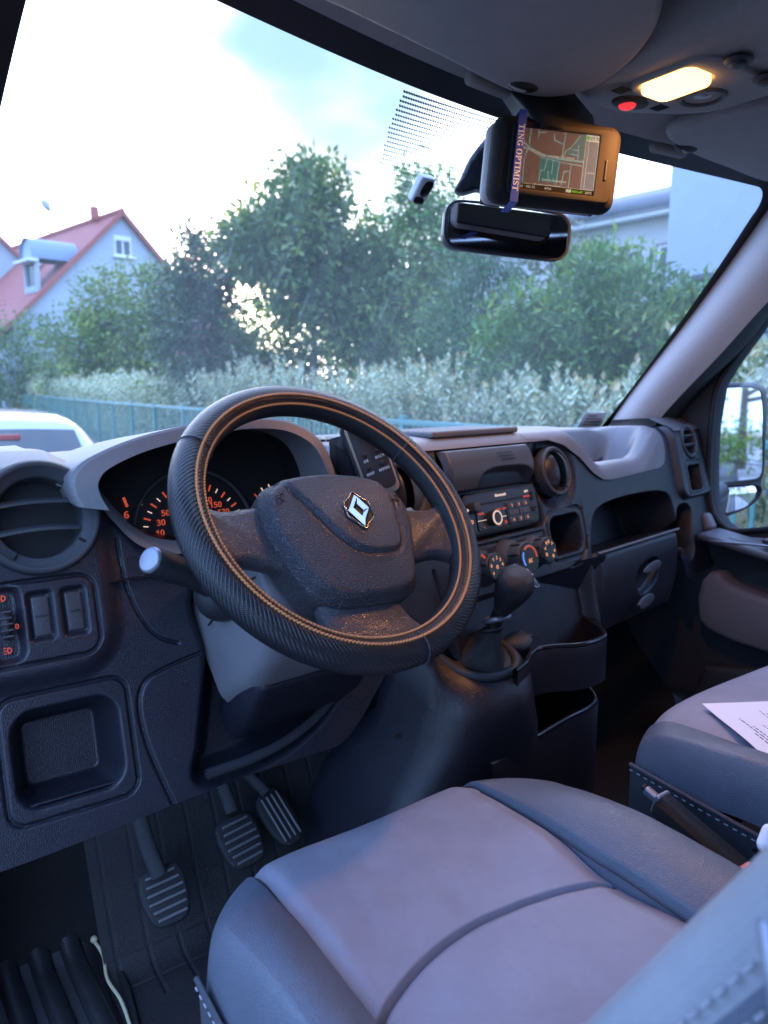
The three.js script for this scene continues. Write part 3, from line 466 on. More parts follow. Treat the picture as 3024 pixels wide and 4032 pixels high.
{ // outside mirror
  const t = thing('side_mirror', 'black passenger side mirror with a tall upper glass and a small wide-angle glass below', 'mirror', [1.14, 1.2, -1.2]);
  const c = V(1.165, 1.455, -1.2), n = V(-.50, .03, .866).normalize(), x = V(0, 1, 0).cross(n).normalize(), y = n.clone().cross(x);
  const m = new THREE.Matrix4().makeBasis(x, y, n).setPosition(c), q = g => g.applyMatrix4(m);
  const hs = [[-.075, .15], [-.05, .163], [.06, .163], [.088, .145], [.098, .1], [.1, -.1], [.09, -.16], [.05, -.215], [-.02, -.245], [-.062, -.24], [-.078, -.21], [-.086, -.05], [-.086, .1]];
  const g1 = [[-.074, .135], [-.06, .145], [.04, .148], [.06, .14], [.072, .1], [.08, 0], [.084, -.105], [.075, -.12], [-.06, -.135], [-.07, -.12], [-.076, 0]];
  const g2 = [[-.068, -.152], [-.05, -.146], [.07, -.14], [.083, -.15], [.078, -.175], [.03, -.212], [-.04, -.226], [-.055, -.22], [-.064, -.19]];
  part(t, 'housing', q(ext(hs.map(p => p), .09, .018)), M.plastic);
  part(t, 'upper_glass', q(ext(g1, .004, 0).translate(0, 0, .005)), M.mirror); part(t, 'upper_glass_rim', q(tube(g1.map(p => [p[0], p[1], .002]), .005, 80, true, 6)), M.black);
  part(t, 'wide_angle_glass', q(grid(20, 10, (u, v) => { const X = mix(-.066, .082, u), Y = mix(mix(-.222, -.178, Math.max(0, u - .35)), mix(-.15, -.142, u), v); return [X, Y, .009 - (X * X + (Y + .18) ** 2) * 1.6]; })), M.mirror);
  part(t, 'wide_angle_rim', q(tube(g2.map(p => [p[0], p[1], .002]), .005, 80, true, 6)), M.black);
  part(t, 'mirror_arm', tube([[1.12, 1.30, -1.215], [1.03, 1.28, -1.2], [.95, 1.27, -1.17]], .03, 12), M.plastic);
}
{ // overhead console with lit reading lamp
  const t = thing('overhead_console', 'grey overhead console with a lit amber reading lamp and red button', 'overhead console', [.07, 2.0, -.68]);
  const foot = smooth2([[-.07, -.60], [-.055, -.72], [-.02, -.82], [.06, -.865], [.14, -.85], [.19, -.76], [.205, -.62], [.2, -.45], [-.07, -.45]], 80);
  const ring = (k, y) => foot.map(([x, z]) => [.07 + (x - .07) * k, y + .02 * sstep(-.72, -.88, z), -.62 + (z + .62) * k]);
  part(t, 'shell', loft([ring(1.12, 2.12), ring(1.07, 2.07), ring(1.0, 2.04), ring(.93, 2.028), ring(.80, 2.024), ring(.3, 2.023)]), M.lining);
  const flat = (g, y) => g.rotateX(Math.PI / 2).translate(0, y, 0); // shape (x, z), front face turned down
  const lens = rr(-.012, -.718, .048, -.636, .014), un = rr(-.022, -.735, .125, -.60, .03);
  const lp = part(t, 'lamp_panel', flat(ext(un, .012, .003, [rr(-.014, -.72, .05, -.634, .014)]), 2.018), M.lining);
  const lm = mat('lampLens', [.8, .7, .5], .4); lm.emissive.setRGB(1, .5, .13); lm.emissiveIntensity = 1.5;
  part(t, 'lamp_lens', flat(ext(lens, .018, .005), 2.008), lm, lp);
  part(t, 'second_lamp', at(new THREE.SphereGeometry(.026, 24, 12, 0, 6.3, 0, 1.2).scale(1, .35, 1).rotateX(Math.PI), .095, 2.026, -.685), M.paleGlass, lp);
  part(t, 'second_lamp_ring', at(new THREE.TorusGeometry(.03, .004, 8, 32).rotateX(Math.PI / 2), .095, 2.018, -.685), M.plasticMid, lp);
  const b = part(t, 'button_recess', at(new THREE.SphereGeometry(.028, 20, 10).scale(1.2, .18, .8), .035, 2.021, -.765), M.black);
  part(t, 'red_button', at(new THREE.SphereGeometry(.013, 16, 10).scale(1, .5, 1), .03, 2.017, -.766), glow('redLens', [1, .04, .05], .25), b);
  for (const [x, z] of [[.022, -.588], [.108, -.598]]) { const s = part(t, 'map_button', at(new THREE.SphereGeometry(.02, 18, 10).scale(1, .25, .9), x, 2.018, z), M.plastic); part(t, 'button_cap', at(new THREE.SphereGeometry(.011, 16, 8).scale(1, .4, 1), x, 2.013, z), M.plasticMid, s); }
  for (const [x, z] of [[.092, -.755], [-.012, -.745]]) { const g = []; for (let i = -3; i <= 3; i++) g.push(at(rbox(.022, .002, .0015, .0007, 1), x, 2.0225, z + i * .003)); part(t, 'microphone_grille', merge(g), M.black); }
  RectAreaLightUniformsLib.init();
  const l = new THREE.RectAreaLight(new THREE.Color(1, .42, .14), 80, .056, .078); l.position.set(.018 - .07, 2.0045 - 2.0, -.677 + .68); l.rotation.x = -Math.PI / 2; l.name = 'lamp_light'; t.add(l);
}
function visor(name, label, pts, y, clipX, clipZ, dir) {
  const t = thing(name, label, 'sun visor', [clipX, 2.0, clipZ], 'sun visors');
  part(t, 'panel', boxUV(ext(smooth2(pts, 90), .024, .011).rotateX(Math.PI / 2).translate(0, y - .012, 0)), M.visor);
  part(t, 'clip_recess', at(new THREE.SphereGeometry(.022, 18, 10).scale(1.3, .45, .8), clipX, y - .008, clipZ), M.black);
  part(t, 'clip', tube([[clipX - .03 * dir, y - .006, clipZ - .006], [clipX - .005, y - .016, clipZ], [clipX + .022 * dir, y - .006, clipZ + .002]], .004, 14, false, 6), M.pillar);
  part(t, 'pivot_bracket', at(rbox(.09, .018, .022, .008), clipX - .02 * dir, y + .002, clipZ - .052, 0, .1 * dir), M.lining);
  return t;
}
visor('sun_visor', 'large grey sun visor above the steering wheel', [[-.72, -.78], [-.60, -.785], [-.473, -.792], [-.383, -.807], [-.26, -.83], [-.177, -.848], [-.12, -.855], [-.065, -.842], [-.034, -.796], [-.045, -.73], [-.072, -.672], [-.13, -.60], [-.2, -.555], [-.35, -.53], [-.68, -.52], [-.74, -.56], [-.745, -.72]], 2.04, -.125, -.828, 1);
visor('sun_visor', 'grey sun visor on the passenger side, right of the lit reading lamp', [[.225, -.80], [.235, -.84], [.27, -.862], [.33, -.875], [.376, -.885], [.5, -.895], [.70, -.90], [.74, -.86], [.74, -.66], [.68, -.62], [.36, -.60], [.26, -.64], [.225, -.72]], 2.045, .335, -.868, -1);
{ // interior mirror
  const t = new THREE.Group(); t.name = 'interior_mirror'; t.userData = { label: 'black-framed interior mirror below the navigation screen', category: 'mirror' }; scene.add(t);
  const n = V(-.42, -.10, .90).normalize(); t.position.set(-.02, 1.865, -.96);
  t.quaternion.setFromRotationMatrix(basisM([0, 0, 0], V(0, 1, 0).cross(n).toArray(), [0, 1, 0])); t.rotateZ(R(-4.5));
  const out = rr(-.112, -.040, .112, .038, .024, 8);
  mesh('housing', ext(out, .03, .012), M.plastic, t); mesh('housing_back', at(new THREE.SphereGeometry(1, 30, 16).scale(.1, .032, .03), 0, 0, -.036), M.plastic, t);
  mesh('rim', tube(out.filter((_, i) => i % 2 === 0).map(p => [p[0] * .985, p[1] * .97, .0]), .0022, 120, true, 6), M.plasticMid, t);
  mesh('glass', ext(rr(-.106, -.035, .106, .033, .020, 8), .003, 0).translate(0, 0, .003), M.mirrorDim, t);
  t.updateMatrixWorld(true); const inv = t.matrixWorld.clone().invert();
  const fin = ext(smooth2([[.040, .112], [.006, .077], [-.021, .043], [-.037, .009], [-.045, -.006], [-.034, -.013], [-.002, -.008], [.008, -.022], [.012, -.06], [.034, -.06], [.030, -.01], [.034, .046], [.048, .09]], 90), .034, .008).applyMatrix4(new THREE.Matrix4().makeBasis(V(.8, 0, .6), V(0, 1, 0), V(-.6, 0, .8)).setPosition(-.03 , 1.95, -1.02));
  mesh('stem', fin.applyMatrix4(inv), M.dashMid, t);
}
{ // navigation screen hung from the header
  const t = new THREE.Group(); t.name = 'navigation_screen'; t.userData = { label: 'brown-black navigation screen showing a street map, hung above the interior mirror', category: 'navigation screen' }; scene.add(t);
  const n = V(-.52, -.06, .85).normalize(); t.position.set(-.055, 1.934, -.812);
  t.quaternion.setFromRotationMatrix(basisM([0, 0, 0], V(0, 1, 0).cross(n).toArray(), [0, 1, 0])); t.rotateZ(R(-5));
  mesh('housing', at(rbox(.198, .126, .042, .02, 6), -.008, 0, -.024), mat('navCase', [.011, .008, .0065], .85, { bumpMap: TB.fine, bumpScale: .0003 }), t);
  mesh('housing_back', at(rbox(.19, .118, .034, .016, 5), -.017, 0, -.048), M.pillar, t);
  mesh('back_plate', at(rbox(.184, .112, .006, .003, 2), -.016, 0, -.0665), M.black, t);
  mesh('bezel', ext(rr(-.08, -.052, .08, .052, .012), .006, .002, [rr(-.066, -.043, .053, .043, .002)]), M.navCase, t);
  // the map that the screen shows
  const W = 512, H = 368, cv = document.createElement('canvas'); cv.width = W; cv.height = H; const c = cv.getContext('2d');
  c.fillStyle = '#8f6a60'; c.fillRect(0, 0, W, H); c.fillStyle = '#2f8f8c'; c.fillRect(140, 165, 132, 145); c.fillStyle = '#6d8a84'; c.beginPath(); c.moveTo(395, 0); c.lineTo(420, 0); c.lineTo(420, 160); c.lineTo(300, 130); c.fill();
  c.strokeStyle = '#a9c4bd'; c.lineCap = 'round'; const ln = (w, ...p) => { c.lineWidth = w; c.beginPath(); p.forEach(([x, y], i) => i ? c.lineTo(x, y) : c.moveTo(x, y)); c.stroke(); };
  ln(13, [0, 70], [60, 115], [150, 150], [280, 165], [420, 165]); ln(7, [0, 110], [60, 125], [150, 165], [300, 185], [420, 190]); ln(8, [60, 0], [58, 110]); ln(7, [110, 0], [112, 55]); ln(7, [112, 18], [160, 15]); ln(8, [215, 20], [220, 55], [285, 75], [280, 160]); ln(7, [285, 0], [285, 75]); ln(7, [385, 10], [330, 90], [300, 110], [290, 150]); ln(7, [345, 100], [380, 100]); ln(7, [335, 125], [380, 130]); ln(7, [380, 70], [385, 160]); ln(8, [50, 130], [35, 190], [40, 320]); ln(7, [185, 175], [175, 240], [150, 245], [145, 310]); ln(7, [200, 245], [205, 310]); ln(7, [225, 180], [225, 255]); ln(7, [268, 190], [258, 320]); ln(7, [345, 195], [345, 330]); ln(7, [345, 230], [305, 235], [295, 320]);
  c.fillStyle = '#f4e6c8'; c.font = 'bold 19px sans-serif'; c.save(); c.translate(10, 98); c.rotate(.22); c.fillText('Route De Strasbourg', -20, 22); c.restore(); c.fillText('Avenue De Colmar', 195, 158); c.fillText('Rue du Roussillon', 165, 305); c.fillText('Rue De La Hutmatt', 115, 338);
  c.fillStyle = '#9a8f90'; c.fillRect(424, 0, 88, H - 36); c.strokeStyle = '#f3e7c4'; c.lineWidth = 4; c.strokeRect(426, 0, 20, H - 36); c.strokeRect(446, 38, 64, 190); c.strokeRect(446, 228, 64, 104); c.fillStyle = '#f6ecd6'; c.fillRect(424, 0, 88, 38); c.fillStyle = '#3fd71b'; c.beginPath(); c.arc(438, 19, 11, 0, 7); c.fill(); c.fillStyle = '#5a4a40'; c.font = 'bold 27px sans-serif'; c.fillText('21:18', 452, 29);
  c.fillStyle = '#241410'; c.fillRect(0, H - 36, W, 36); c.strokeStyle = '#f3e7c4'; ln(3, [0, H - 36], [W, H - 36]); c.fillStyle = '#f4e3c2'; c.font = 'bold 21px sans-serif'; c.fillText('FM2', 6, H - 11); c.fillText('102.10', 62, H - 11); c.fillText('RFM', 190, H - 11); c.fillRect(330, H - 28, 36, 19); c.fillStyle = '#7df01f'; c.fillText('RDS-AF', 372, H - 11); c.fillStyle = '#f4e3c2'; c.fillText('20°C', 458, H - 11);
  c.fillStyle = '#4a86c8'; c.beginPath(); c.arc(20, 300, 17, 0, 7); c.fill(); c.fillStyle = '#fff'; c.beginPath(); c.moveTo(12, 292); c.lineTo(30, 300); c.lineTo(12, 309); c.fill();
  const ct = new THREE.CanvasTexture(cv); ct.colorSpace = THREE.SRGBColorSpace;
  const sm = mat('screen', [.02, .02, .02], .25); sm.emissive.setRGB(1, 1, 1); sm.emissiveMap = ct; sm.emissiveIntensity = .38;
  mesh('screen', new THREE.PlaneGeometry(.119, .086).translate(-.0065, 0, -.003), sm, t);
  mesh('pen_slot', at(rbox(.004, .03, .004, .0018), .067, -.005, .0), M.black, t);
  t.updateMatrixWorld(true); const inv = t.matrixWorld.clone().invert();
  mesh('mounting_bracket', loft([[-.10, -.02, 2.075, -.90], [-.09, .0, 2.02, -.86], [-.085, -.02, 1.98, -.835]].map(([x0, x1, y, z]) => [[x0, y, z - .03], [x1 + .03, y, z - .01], [x1 + .03, y, z + .03], [x0, y, z + .02]])).applyMatrix4(inv), M.plastic, t);
  // printed blue band looped round the screen
  const b = new THREE.Group(); b.name = 'printed_wristband'; b.userData = { label: 'blue printed band looped around the left end of the navigation screen', category: 'band' }; b.position.copy(t.position); b.quaternion.copy(t.quaternion); scene.add(b);
  mesh('strap', merge([at(rbox(.012, .129, .0012, .0005, 1), -.068, 0, .0036), at(rbox(.012, .0012, .062, .0005, 1), -.068, .0648, -.028), at(rbox(.012, .0012, .062, .0005, 1), -.068, -.0648, -.028)]), M.blue, b);
  mesh('lettering', text('TING OPTIMIST', .0085, .0004, fontSerif).rotateZ(-Math.PI / 2).translate(-.068, -.002, .0043), M.paper, b);
}
{ // toll badge and sticker on the glass
  const q = (x, y, off) => { const s = .14 * 2 * x / .64, n = V(-s, -.95, 1).normalize(); return new THREE.Matrix4().makeBasis(V(1, 0, s).normalize(), n.clone().cross(V(1, 0, s)).normalize(), n).setPosition(x + n.x * off, y + n.y * off, WZ(x, y) + n.z * off); };
  const t = thing('toll_badge', 'small white and black electronic badge stuck on the windscreen left of the mirror', 'badge', [-.108, 1.93, -1.1]), m = q(-.108, 1.955, .004);
  part(t, 'case', rbox(.046, .07, .022, .006).translate(0, 0, .011).scale(.68, .68, .8).applyMatrix4(m), M.white);
  part(t, 'black_window', at(ext(smooth2([[-.004, .026], [.019, .026], [.018, -.006], [.006, -.016], [-.008, -.008]], 40), .003, .001), .0, 0, .0235).scale(.68, .68, .8).applyMatrix4(m), M.gloss);
  part(t, 'foot', at(ext(smooth2([[-.016, -.018], [.012, -.02], [.016, -.032], [-.014, -.034]], 30), .003, .001), 0, 0, .0235).scale(.68, .68, .8).applyMatrix4(m), M.gloss);
  const s = thing('windscreen_sticker', 'small white printed sticker in the lower right corner of the windscreen', 'sticker', [.755, 1.48, -1.39]), k = q(.752, 1.512, .003);
  part(s, 'sheet', ext(rr(-.036, -.03, .036, .03, .003), .0008, 0).applyMatrix4(k), M.paper);
  for (let i = 0; i < 4; i++) part(s, 'print_line', at(new THREE.BoxGeometry(i ? .05 : .03, .003, .0006), i ? 0 : -.008, .018 - i * .011, .001).applyMatrix4(k), M.ink);
}

// ------------------------------------------------------------ dashboard
const zf = x => { const k = .02 * Math.log(1 + Math.exp((x + .25) / .02)); return -.94 - .18 * k; };
const FZ = (x, y) => zf(x) + .28 * (1.38 - y);
const fN = (x, y) => V(-(FZ(x + .001, y) - FZ(x - .001, y)) / .002, .28, 1).normalize();
const FP = (x, y, off = 0) => { const n = fN(x, y); return [x + n.x * off, y + n.y * off, FZ(x, y) + n.z * off]; };
function onFace(g) { const p = g.attributes.position; for (let i = 0; i < p.count; i++) p.setXYZ(i, ...FP(p.getX(i), p.getY(i), p.getZ(i))); const n = toCreasedNormals(g, .6); return boxUV(n); }
const faceM = (x, y, off = 0) => { const n = fN(x, y), X = V(1, 0, -n.x / n.z).normalize(); return new THREE.Matrix4().makeBasis(X, n.clone().cross(X), n).setPosition(...FP(x, y, off)); };
const crest = x => { let y = 1.512; y = mix(y, 1.505, sstep(-.70, -.76, x)); if (x > -.762 && x < -.36) { const p = [[-.762, 1.505], [-.722, 1.482], [-.698, 1.451], [-.675, 1.423], [-.645, 1.404], [-.60, 1.388], [-.56, 1.372], [-.41, 1.372], [-.36, 1.512]]; for (let i = 1; i < p.length; i++) if (x <= p[i][0]) { y = mix(p[i - 1][1], p[i][1], (x - p[i - 1][0]) / (p[i][0] - p[i - 1][0])); break; } } y = mix(y, 1.430, sstep(.27, .41, x)); y = mix(y, 1.50, sstep(.55, .71, x)); return y; };
const bottom = x => { let y = mix(1.07, 1.088, sstep(-.9, -.52, x)); y = mix(y, 1.20, sstep(-.44, -.27, x)); y = mix(y, 1.08, sstep(-.16, -.10, x)); y = mix(y, 1.225, sstep(.278, .284, x)); y = mix(y, 1.13, sstep(.700, .712, x)); return y; };
const feats = []; // relief of the face: recess depth below the surface (negative = raised)
const recess = (pts, depth, soft = .005) => feats.push((x, y) => { const d = sdPoly(pts, x, y); return d > soft ? 0 : depth * sstep(soft, -soft, d); });
const groove = (pts, w = .0017, depth = .004, closed = true) => feats.push((x, y) => { const d = sdLine(pts, x, y, closed); return d > w * 2 ? 0 : depth * sstep(w * 1.6, w * .5, d); });
const circ = (cx, cy, r, n = 28) => [...Array(n)].map((_, i) => [cx + r * Math.cos(i / n * 2 * Math.PI), cy + r * Math.sin(i / n * 2 * Math.PI)]);
recess(rr(-1.0, 1.262, -.716, 1.56, .055, 8), -.014, .014);
recess(circ(-.79, 1.445, .062), .05, .003);
groove(rr(-1.0, 1.282, -.737, 1.374, .02));
for (const [a, b] of [[-.813, -.787], [-.776, -.750]]) recess(rr(a, 1.306, b, 1.360, .004), .006, .003);
recess(rr(-.856, 1.288, -.822, 1.370, .012), .012, .005);
groove(rr(-.858, 1.108, -.712, 1.248, .02)); recess(rr(-.838, 1.130, -.734, 1.222, .018, 6), .06, .011);
groove(spline([[-.645, 1.0, 0], [-.68, 1.1, 0], [-.698, 1.17, 0], [-.699, 1.215, 0], [-.688, 1.235, 0], [-.665, 1.244, 0], [-.60, 1.257, 0]], 20), .002, .004, false);
groove(spline([[-.700, 1.41, 0], [-.697, 1.36, 0], [-.685, 1.315, 0], [-.665, 1.285, 0], [-.64, 1.272, 0]], 16), .0016, .004, false);
recess(smooth2([[-.60, 1.33], [-.595, 1.25], [-.62, 1.14], [-.63, 1.105], [-.52, 1.112], [-.44, 1.15], [-.36, 1.25], [-.30, 1.30], [-.26, 1.34], [-.4, 1.36]], 60), .055, .02);
recess(smooth2([[-.565, 1.225], [-.53, 1.24], [-.49, 1.245], [-.475, 1.20], [-.50, 1.17], [-.555, 1.165]], 40), .12, .006);
recess(rr(-.148, 1.414, .122, 1.497, .014), .022, .004);
for (const x of [.2, -.245]) { recess(circ(x, 1.432, .068), .022, .02); recess(circ(x, 1.432, .05), .07, .003); }
recess(rr(-.104, 1.334, .136, 1.424, .008), .022, .004);
groove([[-.118, 1.255], [-.118, 1.322], [.128, 1.322], [.128, 1.255]], .0022, .003, false);
groove(rr(.143, 1.258, .280, 1.356, .022), .0024, .004); recess(rr(.157, 1.272, .262, 1.340, .016), .09, .005);
groove([[-.2, 1.30], [-.19, 1.25], [-.16, 1.236], [.2, 1.236], [.26, 1.25], [.285, 1.29]], .003, .006, false);
recess([[-.2, 1.233], [.275, 1.233], [.275, 1.0], [-.2, 1.0]], .035, .006);
recess(smooth2([[.30, 1.20], [.30, 1.28], [.325, 1.325], [.37, 1.343], [.64, 1.345], [.69, 1.33], [.705, 1.28], [.705, 1.20]], 60), .15, .006);
recess(rr(.745, 1.318, .92, 1.56, .03), -.018, .004); recess(rr(.79, 1.335, .86, 1.395, .008), .07, .003); groove(rr(.778, 1.325, .872, 1.408, .012), .002, .003); recess(circ(.825, 1.458, .044), .05, .003);
recess(smooth2([[.72, 1.285], [.735, 1.30], [.785, 1.30], [.80, 1.285], [.785, 1.23], [.78, 1.19], [.755, 1.172], [.725, 1.185], [.715, 1.24]], 40), .08, .005);
const relief = (x, y) => { let d = 0; for (const f of feats) { const k = f(x, y); if (k > 0) d = Math.max(d, d > 0 ? Math.max(d, k) : d + k); else if (k < 0) d += k; } return d; };
function dashPatch(x0, x1, nx, nt, nf, low, off, hi) { // from the windscreen over the crest and down the face to low(x)
  return grid(nx, nt + nf, (u, v) => {
    const x = mix(x0, x1, u), yc = crest(x), Rr = .034, j = v * (nt + nf);
    if (j < nt) { const k = j / nt, zc = FZ(x, yc) - Rr, ya = 1.455, za = WZ(x, ya) + .02, pm = sstep(.34, .40, x) * sstep(.70, .60, x), y0 = mix(ya + .03, yc, sstep(0, 1, k)), y1 = k < .55 ? 1.49 : k < .72 ? mix(1.49, 1.385, sstep(.55, .72, k)) : mix(1.385, yc, sstep(.86, 1, k)); return [x, mix(y0, y1, pm) + off, mix(za, zc, k)]; }
    const k = (j - nt) / nf, y = mix(yc, low(x), k), s = yc - y, q = s < Rr ? Rr * (1 - Math.sqrt(1 - (1 - s / Rr) ** 2)) : 0;
    const d = off > 0 ? -off : relief(x, y), n = fN(x, y); return [x - n.x * d, y - n.y * d, FZ(x, y) - q - n.z * d];
  });
}
const dash = thing('dashboard', 'dark grey van dashboard with vents, radio, glove box and storage pockets', 'dashboard', [0, 1.05, -1.05]);
part(dash, 'main_panel', boxUV(dashPatch(-.885, .905, 1000, 14, 270, bottom, 0)), M.dashDark);
part(dash, 'upper_pad', boxUV(dashPatch(-.392, .28, 140, 14, 10, x => crest(x) - .018, .004)), M.dashLight);
part(dash, 'upper_pad', boxUV(dashPatch(-.885, -.735, 40, 14, 8, x => crest(x) - .014, .016)), M.dashLight);
const trimLow = x => { const p = [[.10, 1.50], [.19, 1.496], [.245, 1.482], [.30, 1.452], [.345, 1.416], [.38, 1.40], [.42, 1.396], [.66, 1.404], [.69, 1.414], [.705, 1.44]]; for (let i = 1; i < p.length; i++) if (x <= p[i][0]) return mix(p[i - 1][1], p[i][1], clamp((x - p[i - 1][0]) / (p[i][0] - p[i - 1][0]))); return 1.46; };
part(dash, 'tray_trim', boxUV(dashPatch(.12, .705, 160, 40, 18, x => Math.min(trimLow(x), crest(x) - .012), .005)), M.trimLight);
part(dash, 'pod_cap', boxUV(dashPatch(.748, .905, 30, 12, 8, x => crest(x) - .014, .022)), M.trimLight);
{ // raised lid on the dash top
  part(dash, 'top_lid', at(rbox(.26, .012, .13, .005), -.02, 1.518, -1.10, -.02, .18), M.dashLight);
  part(dash, 'defrost_grille', merge([...Array(14)].map((_, i) => at(rbox(.008, .006, .05, .002, 1), -.40 + i * .011, 1.516, -1.06))), M.dashMid);
}
function vent(x, y, r, name, style, tilt = 0) {
  const m = faceM(x, y, name === 'pod' ? .012 : 0), q = g => g.applyMatrix4(m);
  const prof = style === 'deep' ? [[r * 1.16, -.02], [r * 1.15, .006], [r * 1.08, .012], [r * 1.0, .009], [r * .97, .004], [r * .84, .002], [r * .80, -.004], [r * .79, -.04]] : [[r * 1.02, -.012], [r * 1.02, .006], [r * .96, .01], [r * .84, .008], [r * .8, .002], [r * .78, -.04]];
  const v = part(dash, 'air_vent', q(lathe(prof, 56).rotateX(Math.PI / 2)), M.plasticMid);
  part(dash, 'vent_duct', q(new THREE.CircleGeometry(r * .82, 32).translate(0, 0, -.034)), M.black, v);
  for (let i = 0; i < 4; i++) { const a = R(45 + 90 * i + (style === 'deep' ? 8 : -10)); part(dash, 'index_notch', q(at(rbox(r * .05, r * .16, .003, .001), r * .90 * Math.cos(a), r * .90 * Math.sin(a), style === 'deep' ? .004 : .0085, 0, 0, a - Math.PI / 2)), M.black, v); }
  if (style === 'deep') { for (const dy of [.25, -.3]) part(dash, 'vane', q(grid(16, 6, (u, w) => { const X = mix(-1, 1, u) * r * .78 * Math.sqrt(1 - dy * dy * .6), k = w * 2 - 1; return [X, dy * r + .006 * (1 - (X / r) ** 2) + k * .004, .004 - Math.abs(k) * .003 - w * .010]; })), M.plasticMid, v);
    }
  else if (style === 'ball') { for (const s of [-1, 1]) part(dash, 'vent_flap', q(grid(20, 10, (u, w) => { const a = mix(-.5, .5, u) * Math.PI * .96, rad = r * .78; return [s * .004 + s * w * rad * Math.cos(a) * .92, rad * Math.sin(a), .026 * Math.cos(w * 1.25) * Math.cos(a * .9) - (s > 0 ? 0 : .010)]; })), s > 0 ? M.plasticMid : M.plastic, v); }
  else for (const dy of [.28, -.28]) part(dash, 'vane', q(at(rbox(r * 1.45, .005, .026, .002), 0, dy * r, -.004, -.35, 0, .0)), M.plasticMid, v);
  return v;
}
vent(-.788, 1.445, .060, 'pod', 'deep'); vent(.2, 1.432, .05, 'c', 'ball'); vent(-.245, 1.432, .05, 'c', 'ball'); vent(.825, 1.458, .043, 'pod', 'slat');
{ // switches beside the driver
  for (const [a, b] of [[-.813, -.787], [-.776, -.750]]) { const s = part(dash, 'blank_switch', onFace(ext(rr(a + .004, 1.311, b - .004, 1.355, .002), .008, .0015).translate(0, 0, .012)), M.plasticMid); part(dash, 'switch_ridge', onFace(ext([[a + .006, 1.334], [b - .006, 1.334], [b - .006, 1.333], [a + .006, 1.333]], .001, 0).translate(0, 0, .0135)), M.dashMid, s); }
  const d = part(dash, 'headlamp_dial', lathe([[.0, -.006], [.010, -.005], [.0125, 0], [.010, .005], [0, .006]], 20).rotateZ(Math.PI / 2).scale(1, 1.5, 1).applyMatrix4(faceM(-.838, 1.33, .008)), M.plastic);
  for (let i = 0; i < 5; i++) part(dash, 'dial_rib', at(rbox(.013, .0025, .004, .001, 1), 0, -.014 + i * .007, .0115).applyMatrix4(faceM(-.838, 1.33, .008)), M.plasticMid, d);
  for (const y of [1.359, 1.301]) { const c = [-.838, y], f = .68; part(dash, 'lamp_symbol', merge([onFace(ext(smooth2([[c[0] - .001 * f, c[1] - .005 * f], [c[0] + .004 * f, c[1] - .004 * f], [c[0] + .006 * f, c[1]], [c[0] + .004 * f, c[1] + .004 * f], [c[0] - .001 * f, c[1] + .005 * f]], 20), .001, 0, smooth2([[c[0] + .0005 * f, c[1] - .003 * f], [c[0] + .003 * f, c[1] - .002 * f], [c[0] + .0042 * f, c[1]], [c[0] + .003 * f, c[1] + .002 * f], [c[0] + .0005 * f, c[1] + .003 * f]], 16)).translate(0, 0, .006)), ...[-.003, 0, .003].map(k => onFace(ext([[c[0] - .007 * f, c[1] + k - .0006], [c[0] - .003 * f, c[1] + k - .0006], [c[0] - .003 * f, c[1] + k + .0006], [c[0] - .007 * f, c[1] + k + .0006]], .001, 0).translate(0, 0, .006)))]), M.redGlow, d); }
  part(dash, 'zero_mark', text('0', .006).applyMatrix4(faceM(-.826, 1.326, .006)), M.redGlow, d);
  part(dash, 'pocket_floor', onFace(ext([[-.836, 1.128], [-.736, 1.128], [-.736, 1.126], [-.836, 1.126]], .05, 0).translate(0, 0, -.005)), M.dashDark);
}
{ // storage lid above the radio, with scooped grip
  const lid = part(dash, 'storage_lid', boxUV(grid(90, 36, (u, v) => { const x = mix(-.143, .117, u), y = mix(1.418, 1.493, v); const sc = sdPoly(smooth2([[-.062, 1.40], [-.052, 1.436], [-.03, 1.447], [.05, 1.449], [.085, 1.445], [.108, 1.430], [.112, 1.40]], 50), x, y); const e = Math.min(u, 1 - u, v, 1 - v); return FP(x, y, .006 - .022 * sstep(.004, -.004, sc) - .012 * sstep(.035, 0, e) + .012 * Math.sin(v * Math.PI)); })), M.plasticMid);
  for (let i = 0; i < 3; i++) part(dash, 'lid_mark', onFace(ext([[-.005 + i * .008, 1.478 - i * .006], [.042 + i * .004, 1.478 - i * .006], [.042 + i * .004, 1.4768 - i * .006], [-.005 + i * .008, 1.4768 - i * .006]], .001, 0).translate(0, 0, .0195)), M.black, lid);
}
